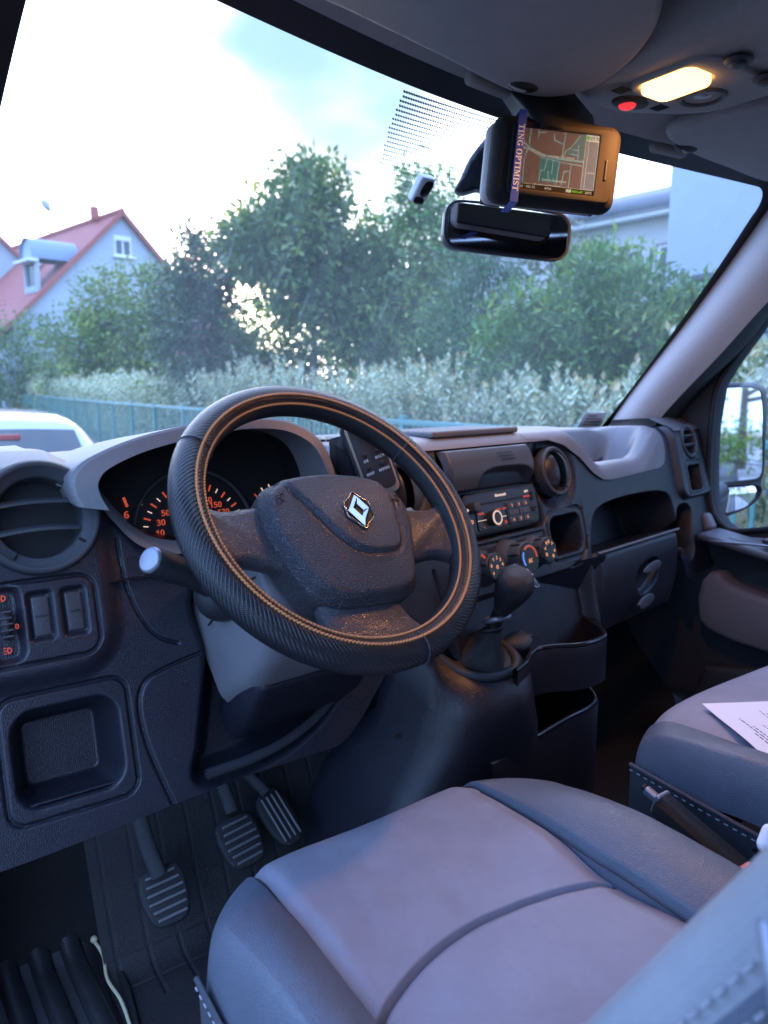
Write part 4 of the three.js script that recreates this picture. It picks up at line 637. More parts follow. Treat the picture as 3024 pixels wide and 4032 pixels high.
{ // radio
  const rd = part(dash, 'radio', onFace(ext(rr(-.096, 1.341, .128, 1.415, .012), .02, .003).translate(0, 0, -.002)), M.plastic);
  const px = (x0, y0, x1, y1, r, h, nm, m) => part(dash, nm, onFace(ext(rr(x0, y0, x1, y1, r, 3), .004, .0008).translate(0, 0, h)), m, rd);
  px(-.05, 1.3915, .105, 1.3955, .001, -.0012, 'disc_slot', M.black); px(.082, 1.392, .104, 1.395, .0005, -.0006, 'slot_glow', glow('slotGlow', [1, .05, .03], .15));
  px(-.068, 1.347, .018, 1.385, .006, .0005, 'button_panel', M.plastic); px(.022, 1.347, .094, 1.3885, .006, .0005, 'key_panel', M.plastic);
  for (let j = 0; j < 3; j++) for (let i = 0; i < (j === 1 ? 2 : 3); i++) { const w = j === 1 ? .033 : .0215, x = .026 + i * (w + .001), y = 1.376 - j * .0132; px(x, y, x + w - .001, y + .0115, .002, .002, 'key', M.plasticMid); part(dash, 'key_print', text('123<>456'[[0, 3, 5][j] + i], .0052).applyMatrix4(faceM(x + w / 2, y + .006, .0025)), j === 1 ? M.redGlow : M.amberGlow, rd); }
  for (const [x, y, s] of [[-.056, 1.377, 'RADIO'], [-.005, 1.379, 'MEDIA'], [.013, 1.379, 'DISP'], [.012, 1.355, 'TA'], [-.053, 1.353, '<'], [-.008, 1.352, 'TEL']]) part(dash, 'key_print', text(s, s.length > 2 ? .0040 : .006).applyMatrix4(faceM(x, y, .0012)), M.redGlow, rd);
  px(-.067, 1.3645, -.043, 1.3658, .0003, .0012, 'white_line', M.whiteGlow); px(-.012, 1.3645, .018, 1.3658, .0003, .0012, 'white_line', M.whiteGlow);
  const kn = (x, y, r, h, m) => part(dash, 'knob', lathe([[0, h], [r * .8, h], [r * .95, h - .001], [r, h - .003], [r * 1.08, 0]], 28).rotateX(Math.PI / 2).applyMatrix4(faceM(x, y, 0)), m, rd);
  kn(-.076, 1.389, .0095, .014, M.plasticMid); kn(-.0275, 1.3655, .013, .015, M.plastic);
  part(dash, 'knob_ring', new THREE.TorusGeometry(.0118, .0016, 8, 32).applyMatrix4(faceM(-.0275, 1.3655, .0145)), M.whiteGlow, rd);
  part(dash, 'power_mark', new THREE.TorusGeometry(.003, .0011, 6, 16).applyMatrix4(faceM(-.083, 1.366, .0)), M.amberGlow, rd);
  part(dash, 'volume_mark', new THREE.CircleGeometry(.004, 3).applyMatrix4(faceM(-.089, 1.387, .0)), M.whiteGlow, rd);
  part(dash, 'usb_socket', onFace(ext(rr(.108, 1.384, .114, 1.401, .001), .003, 0).translate(0, 0, .0002)), M.black, rd);
  part(dash, 'jack_socket', new THREE.TorusGeometry(.0045, .0014, 8, 20).applyMatrix4(faceM(.112, 1.369, .0)), M.plasticMid, rd);
  part(dash, 'radio_print', text('Bluetooth', .0052).applyMatrix4(faceM(.012, 1.4045, -.0012)), M.whiteGlow, rd); part(dash, 'radio_print', text('MP3', .0045).applyMatrix4(faceM(.094, 1.403, -.0012)), M.whiteGlow, rd);
}
{ // heater knobs
  const hub = [[-.079, 1.285, .026, .034], [.0, 1.287, .031, .048], [.080, 1.290, .026, .038]];
  hub.forEach(([x, y, r, h], i) => {
    const m = faceM(x, y, 0), q = g => g.applyMatrix4(m);
    const k = part(dash, 'heater_knob', q(lathe([[r * 1.28, -.002], [r * 1.26, .006], [r * 1.05, h * .45], [r, h * .5], [r * .97, h * .95], [r * .9, h], [0, h]], 40).rotateX(Math.PI / 2)), M.plasticMid);
    for (let j = 0; j < 9; j++) { const a = j / 9 * 2 * Math.PI; part(dash, 'grip_rib', q(at(rbox(.003, .004, h * .45, .0012, 1), r * Math.cos(a), r * Math.sin(a), h * .72, 0, 0, a)), M.plastic, k); }
    part(dash, 'knob_face', q(at(new THREE.CylinderGeometry(r * .88, r * .88, .002, 36).rotateX(Math.PI / 2), 0, 0, h + .0008)), M.gloss, k);
    const put = (s, a, rad, sz, mm) => part(dash, 'symbol', q(text(s, sz).translate(rad * Math.cos(R(a)), rad * Math.sin(R(a)), h + .002)), mm, k);
    if (i === 0) { [['0', 165], ['1', 120], ['2', 80], ['3', 45], ['4', 10]].forEach(([s, a]) => put(s, a, r * .62, .006, M.amberGlow)); put('o', 0, 0, .009, M.amberGlow); put('x', 215, r * .62, .006, M.amberGlow); part(dash, 'pointer', q(at(rbox(.004, .018, .003, .001), -r * .62, r * .78, h * .75, 0, 0, .9)), M.redGlow, k); }
    if (i === 1) { part(dash, 'cold_arc', q(new THREE.TorusGeometry(r * .66, .0016, 6, 14, 1.2).rotateZ(2.55).translate(0, 0, h + .002)), M.blueGlow, k); part(dash, 'hot_arc', q(new THREE.TorusGeometry(r * .66, .002, 6, 20, 2.4).rotateZ(-.1).translate(0, 0, h + .002)), M.redGlow, k); put('AC', 270, r * .18, .0075, M.amberGlow); }
    if (i === 2) [['<', 165], ['v', 120], ['v', 90], ['>', 45], ['o', 300], ['*', 345], ['u', 210]].forEach(([s, a]) => put(s, a, r * .58, .0085, M.amberGlow));
  });
}
{ // glove box lid and handle, shelf edge
  const g = part(dash, 'glovebox_lid', boxUV(grid(80, 40, (u, v) => { const x = mix(.292, .70, u), y = mix(1.085, 1.252, v); const d = sdPoly(smooth2([[.47, 1.178], [.50, 1.196], [.56, 1.20], [.575, 1.19], [.57, 1.16], [.53, 1.135], [.49, 1.14]], 40), x, y), b = v > .93 ? .008 * sstep(.93, 1, v) : 0, w = .012 * sstep(.06, .0, Math.min(u, 1 - u)); return FP(x, y, .008 - b - w - .02 * sstep(.004, -.004, d) - .05 * (1 - v) * (1 - v)); })), M.dashMid);
  part(dash, 'lid_edge', tube([.30, .4, .5, .6, .697].map(x => FP(x, 1.251, .007)), .0032, 40), M.trimLight, g);
  part(dash, 'lid_handle', onFace(ext(smooth2([[.478, 1.183], [.50, 1.193], [.558, 1.197], [.57, 1.188], [.55, 1.180], [.50, 1.176]], 40), .006, .002).translate(0, 0, .012)), M.plasticMid, g);
  part(dash, 'lid_grip', onFace(ext(smooth2([[.44, 1.118], [.47, 1.130], [.51, 1.130], [.52, 1.12], [.49, 1.108], [.45, 1.106]], 40), .008, .003).translate(0, 0, .006)), M.plasticMid, g);
  part(dash, 'knee_ledge', tube([[-.628, 1.105], [-.56, 1.108], [-.50, 1.120], [-.44, 1.148], [-.40, 1.19], [-.36, 1.245]].map(p => FP(p[0], p[1], .002)), .0075, 60, false, 10), M.dashMid);
  part(dash, 'shelf_mat', onFace(ext([[.305, 1.252], [.70, 1.252], [.70, 1.2505], [.305, 1.2505]], .12, 0).translate(0, 0, -.012)), M.dashMid);
}
{ // instrument binnacle: hood, dark face and lit dials
  const arch = spline([[-.752, 1.462, 0], [-.757, 1.48, 0], [-.756, 1.496, 0], [-.744, 1.511, 0], [-.716, 1.525, 0], [-.671, 1.540, 0], [-.611, 1.552, 0], [-.56, 1.558, 0], [-.507, 1.560, 0], [-.45, 1.551, 0], [-.413, 1.527, 0], [-.398, 1.492, 0], [-.394, 1.46, 0]], 80);
  const lipW = u => mix(.046, .022, sstep(0, .6, u));
  const hood = grid(80, 24, (u, v) => {
    const [x, y] = arch[Math.round(u * 80)], cx = -.58, cy = 1.43, w = lipW(u), dx = cx - x, dy = cy - y, L = Math.hypot(dx, dy);
    const lip = v < .5 ? 0 : (v - .5) * 2, k = lip < .6 ? Math.sin(lip / .6 * Math.PI / 2) * .75 : .75 + .25 * (lip - .6) / .4, ins = w * k, top = v < .5 ? (1 - v * 2) : 0;
    const zl = FZ(-.6, y) + .052 + .008 * Math.sin(Math.min(lip / .6, 1) * Math.PI / 2), z = v < .5 ? mix(zl, -1.22, top) : zl - (lip > .6 ? .075 * (lip - .6) / .4 : 0);
    return [x + dx / L * ins, y + dy / L * ins - top * .03 * sstep(.0, .3, Math.min(u, 1 - u)), z];
  });
  const h = part(dash, 'binnacle_hood', boxUV(hood), M.dashLight);
  const tub = spline([[-.722, 1.36, 0], [-.728, 1.42, 0], [-.715, 1.475, 0], [-.69, 1.502, 0], [-.648, 1.526, 0], [-.592, 1.539, 0], [-.498, 1.541, 0], [-.439, 1.528, 0], [-.419, 1.50, 0], [-.414, 1.45, 0], [-.41, 1.36, 0]], 60);
  part(dash, 'cluster_shroud', boxUV(grid(60, 8, (u, v) => { const [x, y] = tub[Math.round(u * 60)]; return [x, y, FZ(-.6, y) - .01 - v * .08]; })), M.black, h);
  const pl = ext(tub.filter((_, i) => i % 3 === 0).map(p => [p[0], p[1]]), .01, 0); const cm = pl.attributes.position; for (let i = 0; i < cm.count; i++) cm.setZ(i, cm.getZ(i) + FZ(-.6, cm.getY(i)) - .075);
  pl.computeVertexNormals(); part(dash, 'cluster_face', pl, M.black, h);
  part(dash, 'lower_shelf', boxUV(grid(40, 6, (u, v) => { const x = mix(-.775, -.385, u); return [x, 1.362 + .004 * v, FZ(-.6, 1.372) + .012 - .11 * v]; })), M.dashDark, h);
  const strip = spline([[-.760, 1.490, 0], [-.722, 1.472, 0], [-.698, 1.440, 0], [-.675, 1.412, 0], [-.645, 1.396, 0], [-.58, 1.388, 0]], 20);
  part(dash, 'binnacle_trim', grid(20, 4, (u, v) => { const p = strip[Math.round(u * 20)]; const q = (v - .5) * .016; return [p[0] + q * .54, p[1] + q * .84, FZ(-.6, p[1]) + .012 - .008 * Math.abs(v - .5) - .02 * v]; }), M.dashLight, h);
  const cz = y => FZ(-.6, y) - .072, T = (s, x, y, sz, m = M.redGlow) => part(dash, 'dial_number', at(text(s, sz), x, y, cz(y), -.27), m, h);
  const cx = -.570, cy = 1.398; let n = 0;
  for (const s of ['10', '30', '50', '70', '90', '110', '130', '150', '170']) { const a = R(178.5 - n * 18.7); n++; T(s, cx + .052 * Math.cos(a), cy + .044 * Math.sin(a), .0085); part(dash, 'dial_tick', at(rbox(.010, .0026, .001, .0004, 1), cx + .072 * Math.cos(a), cy + .062 * Math.sin(a), cz(cy + .06 * Math.sin(a)), -.27, 0, a), M.redGlow, h); const b = a - R(9.3); part(dash, 'dial_tick', at(rbox(.007, .0016, .001, .0004, 1), cx + .072 * Math.cos(b), cy + .062 * Math.sin(b), cz(cy + .06 * Math.sin(b)), -.27, 0, b), M.whiteGlow, h); }
  T('km/h', cx - .048, cy - .030, .006, M.whiteGlow);
  part(dash, 'dial_ring', at(new THREE.TorusGeometry(.088, .003, 6, 50), cx, cy, cz(cy) + .002, -.27), M.plasticMid, h);
  T('6', -.665, 1.428, .010); part(dash, 'dial_tick', at(rbox(.004, .014, .001, .0004, 1), -.664, 1.445, cz(1.445), -.27, 0, .25), M.redGlow, h); for (const [x, r] of [[-.684, .6], [-.642, -.1]]) part(dash, 'dial_tick', at(rbox(.0016, .010, .001, .0004, 1), x, 1.444, cz(1.444), -.27, 0, r), M.whiteGlow, h);
  for (const [x, y, r] of [[-.468, 1.437, .6], [-.456, 1.445, .5], [-.444, 1.449, .3]]) part(dash, 'dial_tick', at(rbox(.002, .010, .001, .0004, 1), x, y, cz(y), -.27, 0, r), x < -.46 ? M.redGlow : M.whiteGlow, h);
}
{ // open trays below the heater
  const wall = (path, yTop, yBot, thick, nm, m) => { const c = spline(path.map(p => [p[0], 0, p[1]]), 70); const Y = typeof yTop === 'function' ? yTop : () => yTop;
    const g = grid(70, 10, (u, v) => { const p = c[Math.round(u * 70)], q = c[Math.min(70, Math.round(u * 70) + 1)], o = c[Math.max(0, Math.round(u * 70) - 1)], nx = -(q[2] - o[2]), nz = q[0] - o[0], L = Math.hypot(nx, nz) || 1, a = v * 10; const y = Y(u); const t = a <= 4 ? [thick / 2, mix(yBot, y - thick / 2, a / 4)] : a <= 6 ? [thick / 2 * Math.cos((a - 4) / 2 * Math.PI), y - thick / 2 + thick / 2 * Math.sin((a - 4) / 2 * Math.PI)] : [-thick / 2, mix(y - thick / 2, yBot, (a - 6) / 4)]; return [p[0] + nx / L * t[0], t[1], p[2] + nz / L * t[0]]; });
    return part(dash, nm, boxUV(g), m); };
  const t1 = [[.30, -1.08], [.285, -1.04], [.262, -.985], [.235, -.925], [.205, -.893], [.16, -.885], [.12, -.890], [.08, -.910], [.045, -.918], [.01, -.905], [-.03, -.878], [-.07, -.862]];
  wall(t1, 1.12, 1.03, .009, 'upper_tray', M.dashMid);
  part(dash, 'tray_rim', tube(t1.map(p => [p[0], 1.119, p[1]]), .0052, 90, false, 8), M.gloss);
  part(dash, 'tray_floor', boxUV(at(ext([...t1.map(p => [p[0], -p[1]]), [-.1, 1.05], [.28, 1.12]], .01, 0).rotateX(-Math.PI / 2), 0, 1.045, 0)), M.dashDark);
  const t2 = [[.30, -1.10], [.275, -1.04], [.245, -.97], [.215, -.915], [.18, -.898], [.10, -.89], [0, -.874], [-.13, -.855]];
  wall(t2, u => mix(.99, .972, u), .70, .010, 'lower_bin', M.dashMid);
  part(dash, 'bin_rim', tube(t2.slice(0, 7).map((p, i) => [p[0], mix(.99, .972, i / (t2.length - 1)) - .001, p[1]]), .0056, 90, false, 8), M.gloss);
  part(dash, 'bin_back', boxUV(grid(20, 10, (u, v) => [mix(-.15, .32, u), mix(.68, 1.06, v), -1.09 + .02 * v])), M.dashDark);
  part(dash, 'console_back', boxUV(grid(20, 10, (u, v) => [mix(-.2, .32, u), mix(1.04, 1.25, v), mix(-1.06, FZ(.05, 1.25) - .03, v)])), M.dashDark);
}

// ------------------------------------------------------------ steering wheel, column, controls
const wheelC = V(-.486, 1.445, -.763), wEl = R(42.14), wYaw = R(5);
const wN = V(Math.sin(wYaw) * Math.cos(wEl), Math.sin(wEl), Math.cos(wYaw) * Math.cos(wEl)), wX = V(0, 1, 0).cross(wN).normalize(), wY = wN.clone().cross(wX);
{
  const t = new THREE.Group(); t.name = 'steering_wheel'; t.userData = { label: 'black three-spoke steering wheel in a woven stitched cover, with a diamond emblem', category: 'steering wheel' }; scene.add(t);
  t.position.copy(wheelC); t.quaternion.setFromRotationMatrix(new THREE.Matrix4().makeBasis(wX, wY, wN)); t.rotateZ(R(-7));
  const R0 = .186, r0 = .0205;
  // rim: woven outer cover, smooth leather inside; tube angle 0 = outward, 90 = towards the driver, 180 = inward
  const rim = (a0, a1, nv, dr, us, vs) => grid(220, nv, (u, v) => { const th = u * 2 * Math.PI, ph = R(mix(a0, a1, v)), q = r0 + dr; return [(R0 + q * Math.cos(ph)) * Math.cos(th), (R0 + q * Math.cos(ph)) * Math.sin(th), q * Math.sin(ph), u * us, v * vs]; }, true);
  const rm = mesh('rim', rim(-75, 128, 26, 0, 50, 3.2), M.rim, t);
  mesh('rim_inner', rim(126, 287, 20, -.0004, 1.17 / 1, .09), M.rimLeather, rm);
  // two rows of stitches along the inner front of the rim
  for (const [ph, tilt] of [[104, .5], [139, -.5]]) {
    const gs = [], n = 250, st = new THREE.CapsuleGeometry(.0016, .0024, 2, 5);
    for (let i = 0; i < n; i++) { const th = i / n * 2 * Math.PI, p = R(ph), q = r0 + .0006, rad = R0 + q * Math.cos(p); const g = st.clone().rotateZ(tilt * .9).rotateX(p - Math.PI / 2 > 0 ? 0 : 0); gs.push(g.applyMatrix4(new THREE.Matrix4().makeBasis(V(Math.cos(p) * Math.cos(th) * 0 + Math.cos(th) * Math.sin(p), Math.sin(th) * Math.sin(p), -Math.cos(p)), V(-Math.sin(th), Math.cos(th), 0), V(Math.cos(th) * Math.cos(p), Math.sin(th) * Math.cos(p), Math.sin(p))).setPosition(rad * Math.cos(th), rad * Math.sin(th), q * Math.sin(p)))); }
    const s = mesh('stitching', merge(gs), M.thread, rm); s.userData.kind = 'stuff';
  }
  mesh('seam', grid(220, 4, (u, v) => { const th = u * 2 * Math.PI, ph = R(mix(119, 124, v)), q = r0 + .0006 - .0014 * Math.abs(v - .5) * 2; return [(R0 + q * Math.cos(ph)) * Math.cos(th), (R0 + q * Math.cos(ph)) * Math.sin(th), q * Math.sin(ph)]; }, true), M.black, rm);
  for (const a of [149, 37, -77]) mesh('cover_joint', at(new THREE.TorusGeometry(r0 + .0002, .0009, 6, 40).rotateX(Math.PI / 2), R0 * Math.cos(R(a)), R0 * Math.sin(R(a)), 0, 0, 0, R(a)), M.seatSide, rm);
  // spokes
  const spoke = (pts, z0, z1, nm) => { const g = ext(smooth2(pts, 60), .03, .009); const p = g.attributes.position; for (let i = 0; i < p.count; i++) { const x = p.getX(i), y = p.getY(i), k = clamp((Math.hypot(x, y) - .06) / .12); p.setZ(i, p.getZ(i) * mix(1, .8, k) + mix(z0, z1, k * k)); } return mesh('spoke', boxUV(toCreasedNormals(g, .7)), M.spoke, t); };
  spoke([[-.182, .022], [-.15, .012], [-.11, .018], [-.06, .02], [-.06, -.075], [-.10, -.062], [-.14, -.056], [-.165, -.070], [-.182, -.085], [-.19, -.03]], -.004, .004);
  spoke([[.182, .022], [.15, .012], [.11, .016], [.06, .02], [.06, -.075], [.10, -.062], [.14, -.058], [.165, -.070], [.182, -.085], [.19, -.03]], -.004, .004);
  spoke([[-.062, -.06], [.05, -.06], [.048, -.11], [.055, -.14], [.075, -.168], [.04, -.188], [-.04, -.190], [-.085, -.170], [-.062, -.14], [-.06, -.11]], -.006, .002);
  // airbag cover
  const out = smooth2([[-.098, .030], [-.075, .046], [-.03, .058], [.02, .060], [.07, .052], [.102, .030], [.110, .004], [.102, -.035], [.088, -.075], [.074, -.106], [.05, -.119], [0, -.124], [-.045, -.122], [-.068, -.108], [-.088, -.07], [-.103, -.02]], 120);
  const mid = [0.002, -.03], panel = smooth2([[-.066, .05], [-.045, .0], [-.018, -.043], [0, -.058], [.03, -.062], [.058, -.056], [.068, -.03], [.066, .05], [.0, .075]], 60);
  const pad = grid(120, 56, (u, v) => {
    const o = out[Math.round(u * 120) % 120], q = v < .86 ? v / .86 : 1, x = mix(mid[0], o[0], q), y = mix(mid[1], o[1], q);
    const sd = sdPoly(panel, x, y); let z = .024 - .010 * q ** 2 - .014 * sstep(.82, 1, q) ** 2 + .0035 * sstep(.0035, -.002, sd) - .0022 * Math.exp(-(((sd - .004) / .0025) ** 2));
    if (v > .86) { const k = (v - .86) / .14; z -= .038 * k; return [x * (1 - .01 * k), y * (1 - .01 * k), z]; }
    return [x, y, z];
  });
  const pd = mesh('airbag_cover', boxUV(pad), M.pad, t);
  mesh('hub', at(new THREE.CylinderGeometry(.07, .06, .06, 30).rotateX(Math.PI / 2), 0, -.02, -.045), M.plastic, t);
  const cut = (s, x, y, sz, z, sl) => mesh('moulded_lettering', text(s, sz, .0012).translate(x, y, z), M.plasticMid, pd);
  cut('SRP', .018, -.094, .0105, .0125); cut('AIRBAG', .018, -.107, .0062, .0098);
  for (const s of [-1, 1]) { mesh('horn_mark', merge([tube([[s * .082 - .006, .016, .0185], [s * .082, .018, .0185], [s * .082 + .006, .022, .0178], [s * .082 + .006, .010, .018], [s * .082, .014, .0185], [s * .082 - .006, .012, .0185]], .0006, 30, false, 4)]), M.black, pd); }
  // diamond emblem, a faceted open lozenge in a dark recess
  const E = [.013, -.010], W2 = .0165, H2 = .0235, em = (k) => [[E[0], E[1] + H2 * k], [E[0] + W2 * k, E[1] + .008 * k], [E[0] + W2 * k, E[1] - .008 * k], [E[0], E[1] - H2 * k], [E[0] - W2 * k, E[1] - .008 * k], [E[0] - W2 * k, E[1] + .008 * k]];
  mesh('emblem_recess', ext(em(1.12), .006, .001).translate(0, 0, .0285), M.black, pd);
  const lz = (k, z) => [[E[0] + .0 , E[1] + H2 * k, z], [E[0] + W2 * k, E[1], z], [E[0], E[1] - H2 * k, z], [E[0] - W2 * k, E[1], z]];
  const facets = []; for (const [A, B] of [[lz(.98, .029), lz(.68, .034)], [lz(.68, .034), lz(.36, .0295)]]) for (let i = 0; i < 4; i++) { const a = A[i], b = A[(i + 1) % 4], c = B[i], d = B[(i + 1) % 4]; const g = new THREE.BufferGeometry().setFromPoints([a, b, d, a, d, c].map(p => V(...p))); g.computeVertexNormals(); facets.push(g); }
  mesh('emblem', mergeGeometries(facets), M.chrome, pd);
  mesh('emblem_frame', tube(em(1.1).map(p => [p[0], p[1], .029]).flatMap((p, i, A) => [p, A[(i + 1) % 6].map((q, k) => mix(p[k], q, .5))]), .0012, 90, true, 5), M.chrome, pd);
}
{ // steering column with its stalk
  const t = thing('steering_column', 'grey steering column shroud with a black control stalk, under the wheel', 'steering column', [-.5, 1.25, -.86]);
  const ax = (d, x, y) => wheelC.clone().addScaledVector(wN, -d).addScaledVector(wX, x).addScaledVector(wY, y).toArray();
  const ring = (d, w, hT, hB, r) => rr(-w, -hB, w, hT, r, 5).map(([x, y]) => ax(d, x, y));
  part(t, 'shroud', loft([ring(.055, .085, .05, .07, .03), ring(.06, .1, .055, .09, .03), ring(.1, .105, .055, .115, .03), ring(.17, .11, .055, .13, .03), ring(.26, .10, .05, .12, .03)]), M.trimLight);
  part(t, 'shroud_seam', tube([ax(.062, -.101, -.03), ax(.12, -.107, -.02), ax(.2, -.11, -.02)], .0012, 20, false, 5), M.black);
  part(t, 'underside', loft([ring(.166, .09, -.10, .132, .012), ring(.172, .098, -.10, .137, .015), ring(.23, .098, -.10, .15, .02), ring(.3, .09, -.09, .15, .02)]), M.dashDark);
  const tip = [-.706, 1.414, -.80], base = [-.598, 1.352, -.845], dir = V(...base).sub(V(...tip)), L = dir.length(), m = new THREE.Matrix4().makeBasis(...(() => { const z = dir.clone().normalize(), x = V(0, 1, 0).cross(z).normalize(); return [x, z.clone().cross(x), z]; })()).setPosition(...tip);
  const s = part(t, 'stalk', lathe([[0, .001], [.0135, .001], [.0155, .003], [.0165, .012], [.0168, .026], [.0172, .027], [.0172, .03], [.0168, .031], [.0168, .036], [.0172, .037], [.016, .045], [.0145, .07], [.0165, .095], [.024, L]], 32).rotateX(Math.PI / 2).scale(1, 1, 1).applyMatrix4(m), M.plastic);
  part(t, 'stalk_cap', lathe([[0, -.002], [.012, -.0018], [.0148, 0], [.0155, .003]], 32).rotateX(Math.PI / 2).applyMatrix4(m), M.satin, s);
  part(t, 'stalk_collar', at(new THREE.SphereGeometry(.036, 24, 14), -.602, 1.348, -.848), M.plastic, s);
  part(t, 'wiper_stalk', tube([ax(.09, .09, .0), ax(.09, .14, .02), ax(.085, .2, .035)], .012, 20, false, 12), M.plastic);
}
{ // remote control in a cradle on the dash, beside the binnacle
  const t = new THREE.Group(); t.name = 'remote_control'; t.userData = { label: 'brown remote control with white key legends in a black cradle right of the instruments', category: 'remote control' }; scene.add(t);
  t.position.set(-.335, 1.492, -.905); const n = V(-.35, .25, .9).normalize(); t.quaternion.setFromRotationMatrix(basisM([0, 0, 0], V(0, 1, 0).cross(n).toArray(), [0, 1, 0])); t.rotateZ(R(20));
  mesh('cradle', ext(rr(-.031, -.062, .031, .07, .014), .016, .004).translate(0, 0, -.004), M.plastic, t);
  mesh('body', ext(rr(-.026, -.054, .026, .066, .012), .008, .003).translate(0, 0, .003), mat('remoteEdge', [.62, .48, .36], .3, { metalness: .5 }), t);
  const f = mesh('face', ext(rr(-.0225, -.044, .0225, .064, .009), .003, .001).translate(0, 0, .0042), mat('remoteFace', [.06, .05, .05], .4), t);
  mesh('clip', at(rbox(.022, .012, .016, .005), .004, -.058, .003), M.plastic, t);
  for (const [x, y, s] of [[-.011, .006, 'OK'], [.011, .006, 'BACK'], [-.011, -.014, 'MAP'], [.011, -.014, 'MENU'], [0, .034, '+'], [0, .05, '-']]) { mesh('key', at(new THREE.SphereGeometry(.0042, 12, 8).scale(1, 1, .45), x, y + .009, .0045), M.plastic, f); mesh('key_print', text(s, .0042).translate(x, y, .0044), M.paper, f); }
  t.updateMatrixWorld(true); const inv = t.matrixWorld.clone().invert();
  mesh('bracket', loft([[[-.385, 1.525, -.95], [-.345, 1.535, -.94], [-.335, 1.525, -.93], [-.375, 1.51, -.93]], [[-.38, 1.49, -.955], [-.34, 1.49, -.93], [-.33, 1.48, -.925], [-.37, 1.475, -.94]], [[-.36, 1.455, -.96], [-.33, 1.455, -.94], [-.32, 1.45, -.93], [-.345, 1.445, -.94]]]).applyMatrix4(inv), M.dashMid, t);
}
{ // gear console and lever
  const t = thing('gear_console', 'dark rounded gear lever console rising from the floor below the radio', 'console', [-.12, .68, -1.0]);
  const lev = [[.68, -.36, .06, -1.28, -.86], [.80, -.325, .06, -1.24, -.865], [.92, -.275, .05, -1.18, -.865], [1.0, -.23, .03, -1.12, -.850], [1.05, -.215, .012, -1.10, -.845], [1.08, -.20, .008, -1.10, -.848], [1.10, -.18, -.002, -1.09, -.862], [1.106, -.165, -.012, -1.08, -.874]];
  part(t, 'body', loft(lev.map(([y, x0, x1, z0, z1]) => rr(x0, z0, x1, z1, Math.min(.085, (x1 - x0) / 2.1), 8).map(([x, z]) => [x, y + .10 * clamp((z1 - z) / .24) * sstep(1.0, 1.1, y), z]))), M.dashMid);
  part(t, 'screw', at(new THREE.CylinderGeometry(.006, .006, .004, 12).rotateX(Math.PI / 2), -.27, 1.03, -.93, 0, -.5), M.plastic); part(t, 'screw', at(new THREE.CylinderGeometry(.006, .006, .004, 12).rotateX(Math.PI / 2), -.31, .9, -.905, 0, -.4), M.plastic);
  const g = thing('gear_lever', 'black gear lever with glossy shift-pattern cap, leather gaiter and ring collar', 'gear lever', [-.08, 1.10, -.94]);
  const c = (x, y, z, a, b, k = 1, w = 0) => [...Array(28)].map((_, j) => { const th = j / 28 * 2 * Math.PI, f = 1 + w * Math.sin(th * 5); return [x + a * f * Math.cos(th), y + k * (z - (z + b * Math.sin(th))) * .35, z + b * f * Math.sin(th)]; });
  part(g, 'gaiter', loft([c(-.088, 1.125, -.965, .066, .088, 1), c(-.088, 1.135, -.955, .055, .07, 1, .05), c(-.086, 1.150, -.935, .036, .045, .6, .10), c(-.083, 1.168, -.92, .022, .026, .3, .06), c(-.082, 1.182, -.912, .018, .018, 0)]), mat('gaiter', [.02, .02, .022], .5, { bumpMap: TB.leather, bumpScale: .0008 }));
  part(g, 'gaiter_frame', tube(rr(-.158, -1.055, -.018, -.878, .06, 6).map(([x, z]) => [x, 1.112 + .3 * (-.878 - z), z]), .008, 90, true, 8), M.plasticMid);
  part(g, 'shaft', tube([[-.082, 1.18, -.912], [-.083, 1.205, -.898], [-.085, 1.225, -.886]], .013, 10, false, 16), M.plastic);
  part(g, 'collar', at(new THREE.TorusGeometry(.021, .005, 10, 28), -.0835, 1.207, -.897, 1.25, .1), M.satin); part(g, 'collar', at(new THREE.TorusGeometry(.0165, .005, 10, 28), -.082, 1.184, -.911, 1.25, .1), M.plastic);
  const kc = V(-.087, 1.262, -.862), ka = V(.05, .86, .45).normalize(), km = new THREE.Matrix4().makeBasis(...(() => { const x = ka.clone().cross(V(0, 0, 1)).normalize(); return [x, ka, x.clone().cross(ka)]; })()).setPosition(kc);
  const kn = part(g, 'knob', lathe([[.0, -.042], [.014, -.042], [.017, -.034], [.022, -.02], [.029, 0], [.0325, .016], [.031, .03], [.024, .041], [.012, .046], [0, .0465]], 36).applyMatrix4(km), mat('knob', [.022, .022, .026], .3, { bumpMap: TB.leather, bumpScale: .0002 }));
  const cm = new THREE.Matrix4().makeBasis(...(() => { const n = V(.30, .78, .55).normalize(), x = V(0, 1, 0).cross(n).normalize(); return [x, n.clone().cross(x), n]; })()).setPosition(kc.clone().addScaledVector(V(.30, .78, .55).normalize(), .030).add(V(.012, .006, -.002)));
  part(g, 'knob_cap', new THREE.SphereGeometry(.02, 26, 12, 0, 6.3, 0, 1.57).rotateX(Math.PI / 2).scale(1, 1.35, .3).applyMatrix4(cm), M.gloss, kn);
  part(g, 'cap_ring', new THREE.TorusGeometry(.02, .0014, 6, 40).scale(1, 1.35, 1).applyMatrix4(cm), M.chrome, kn);
  part(g, 'shift_pattern', merge([text('R 1 3 5', .0045).translate(0, .005, .006), text('2 4 6', .0045).translate(.002, -.005, .006), new THREE.BoxGeometry(.018, .0008, .0006).translate(0, 0, .0062)].map(q => q.applyMatrix4(cm))), M.paper, kn);
  const u = thing('ashtray_cup', 'small dark lidded ashtray cup standing in the tray beside the gear lever', 'ashtray', [.018, 1.05, -.955]);
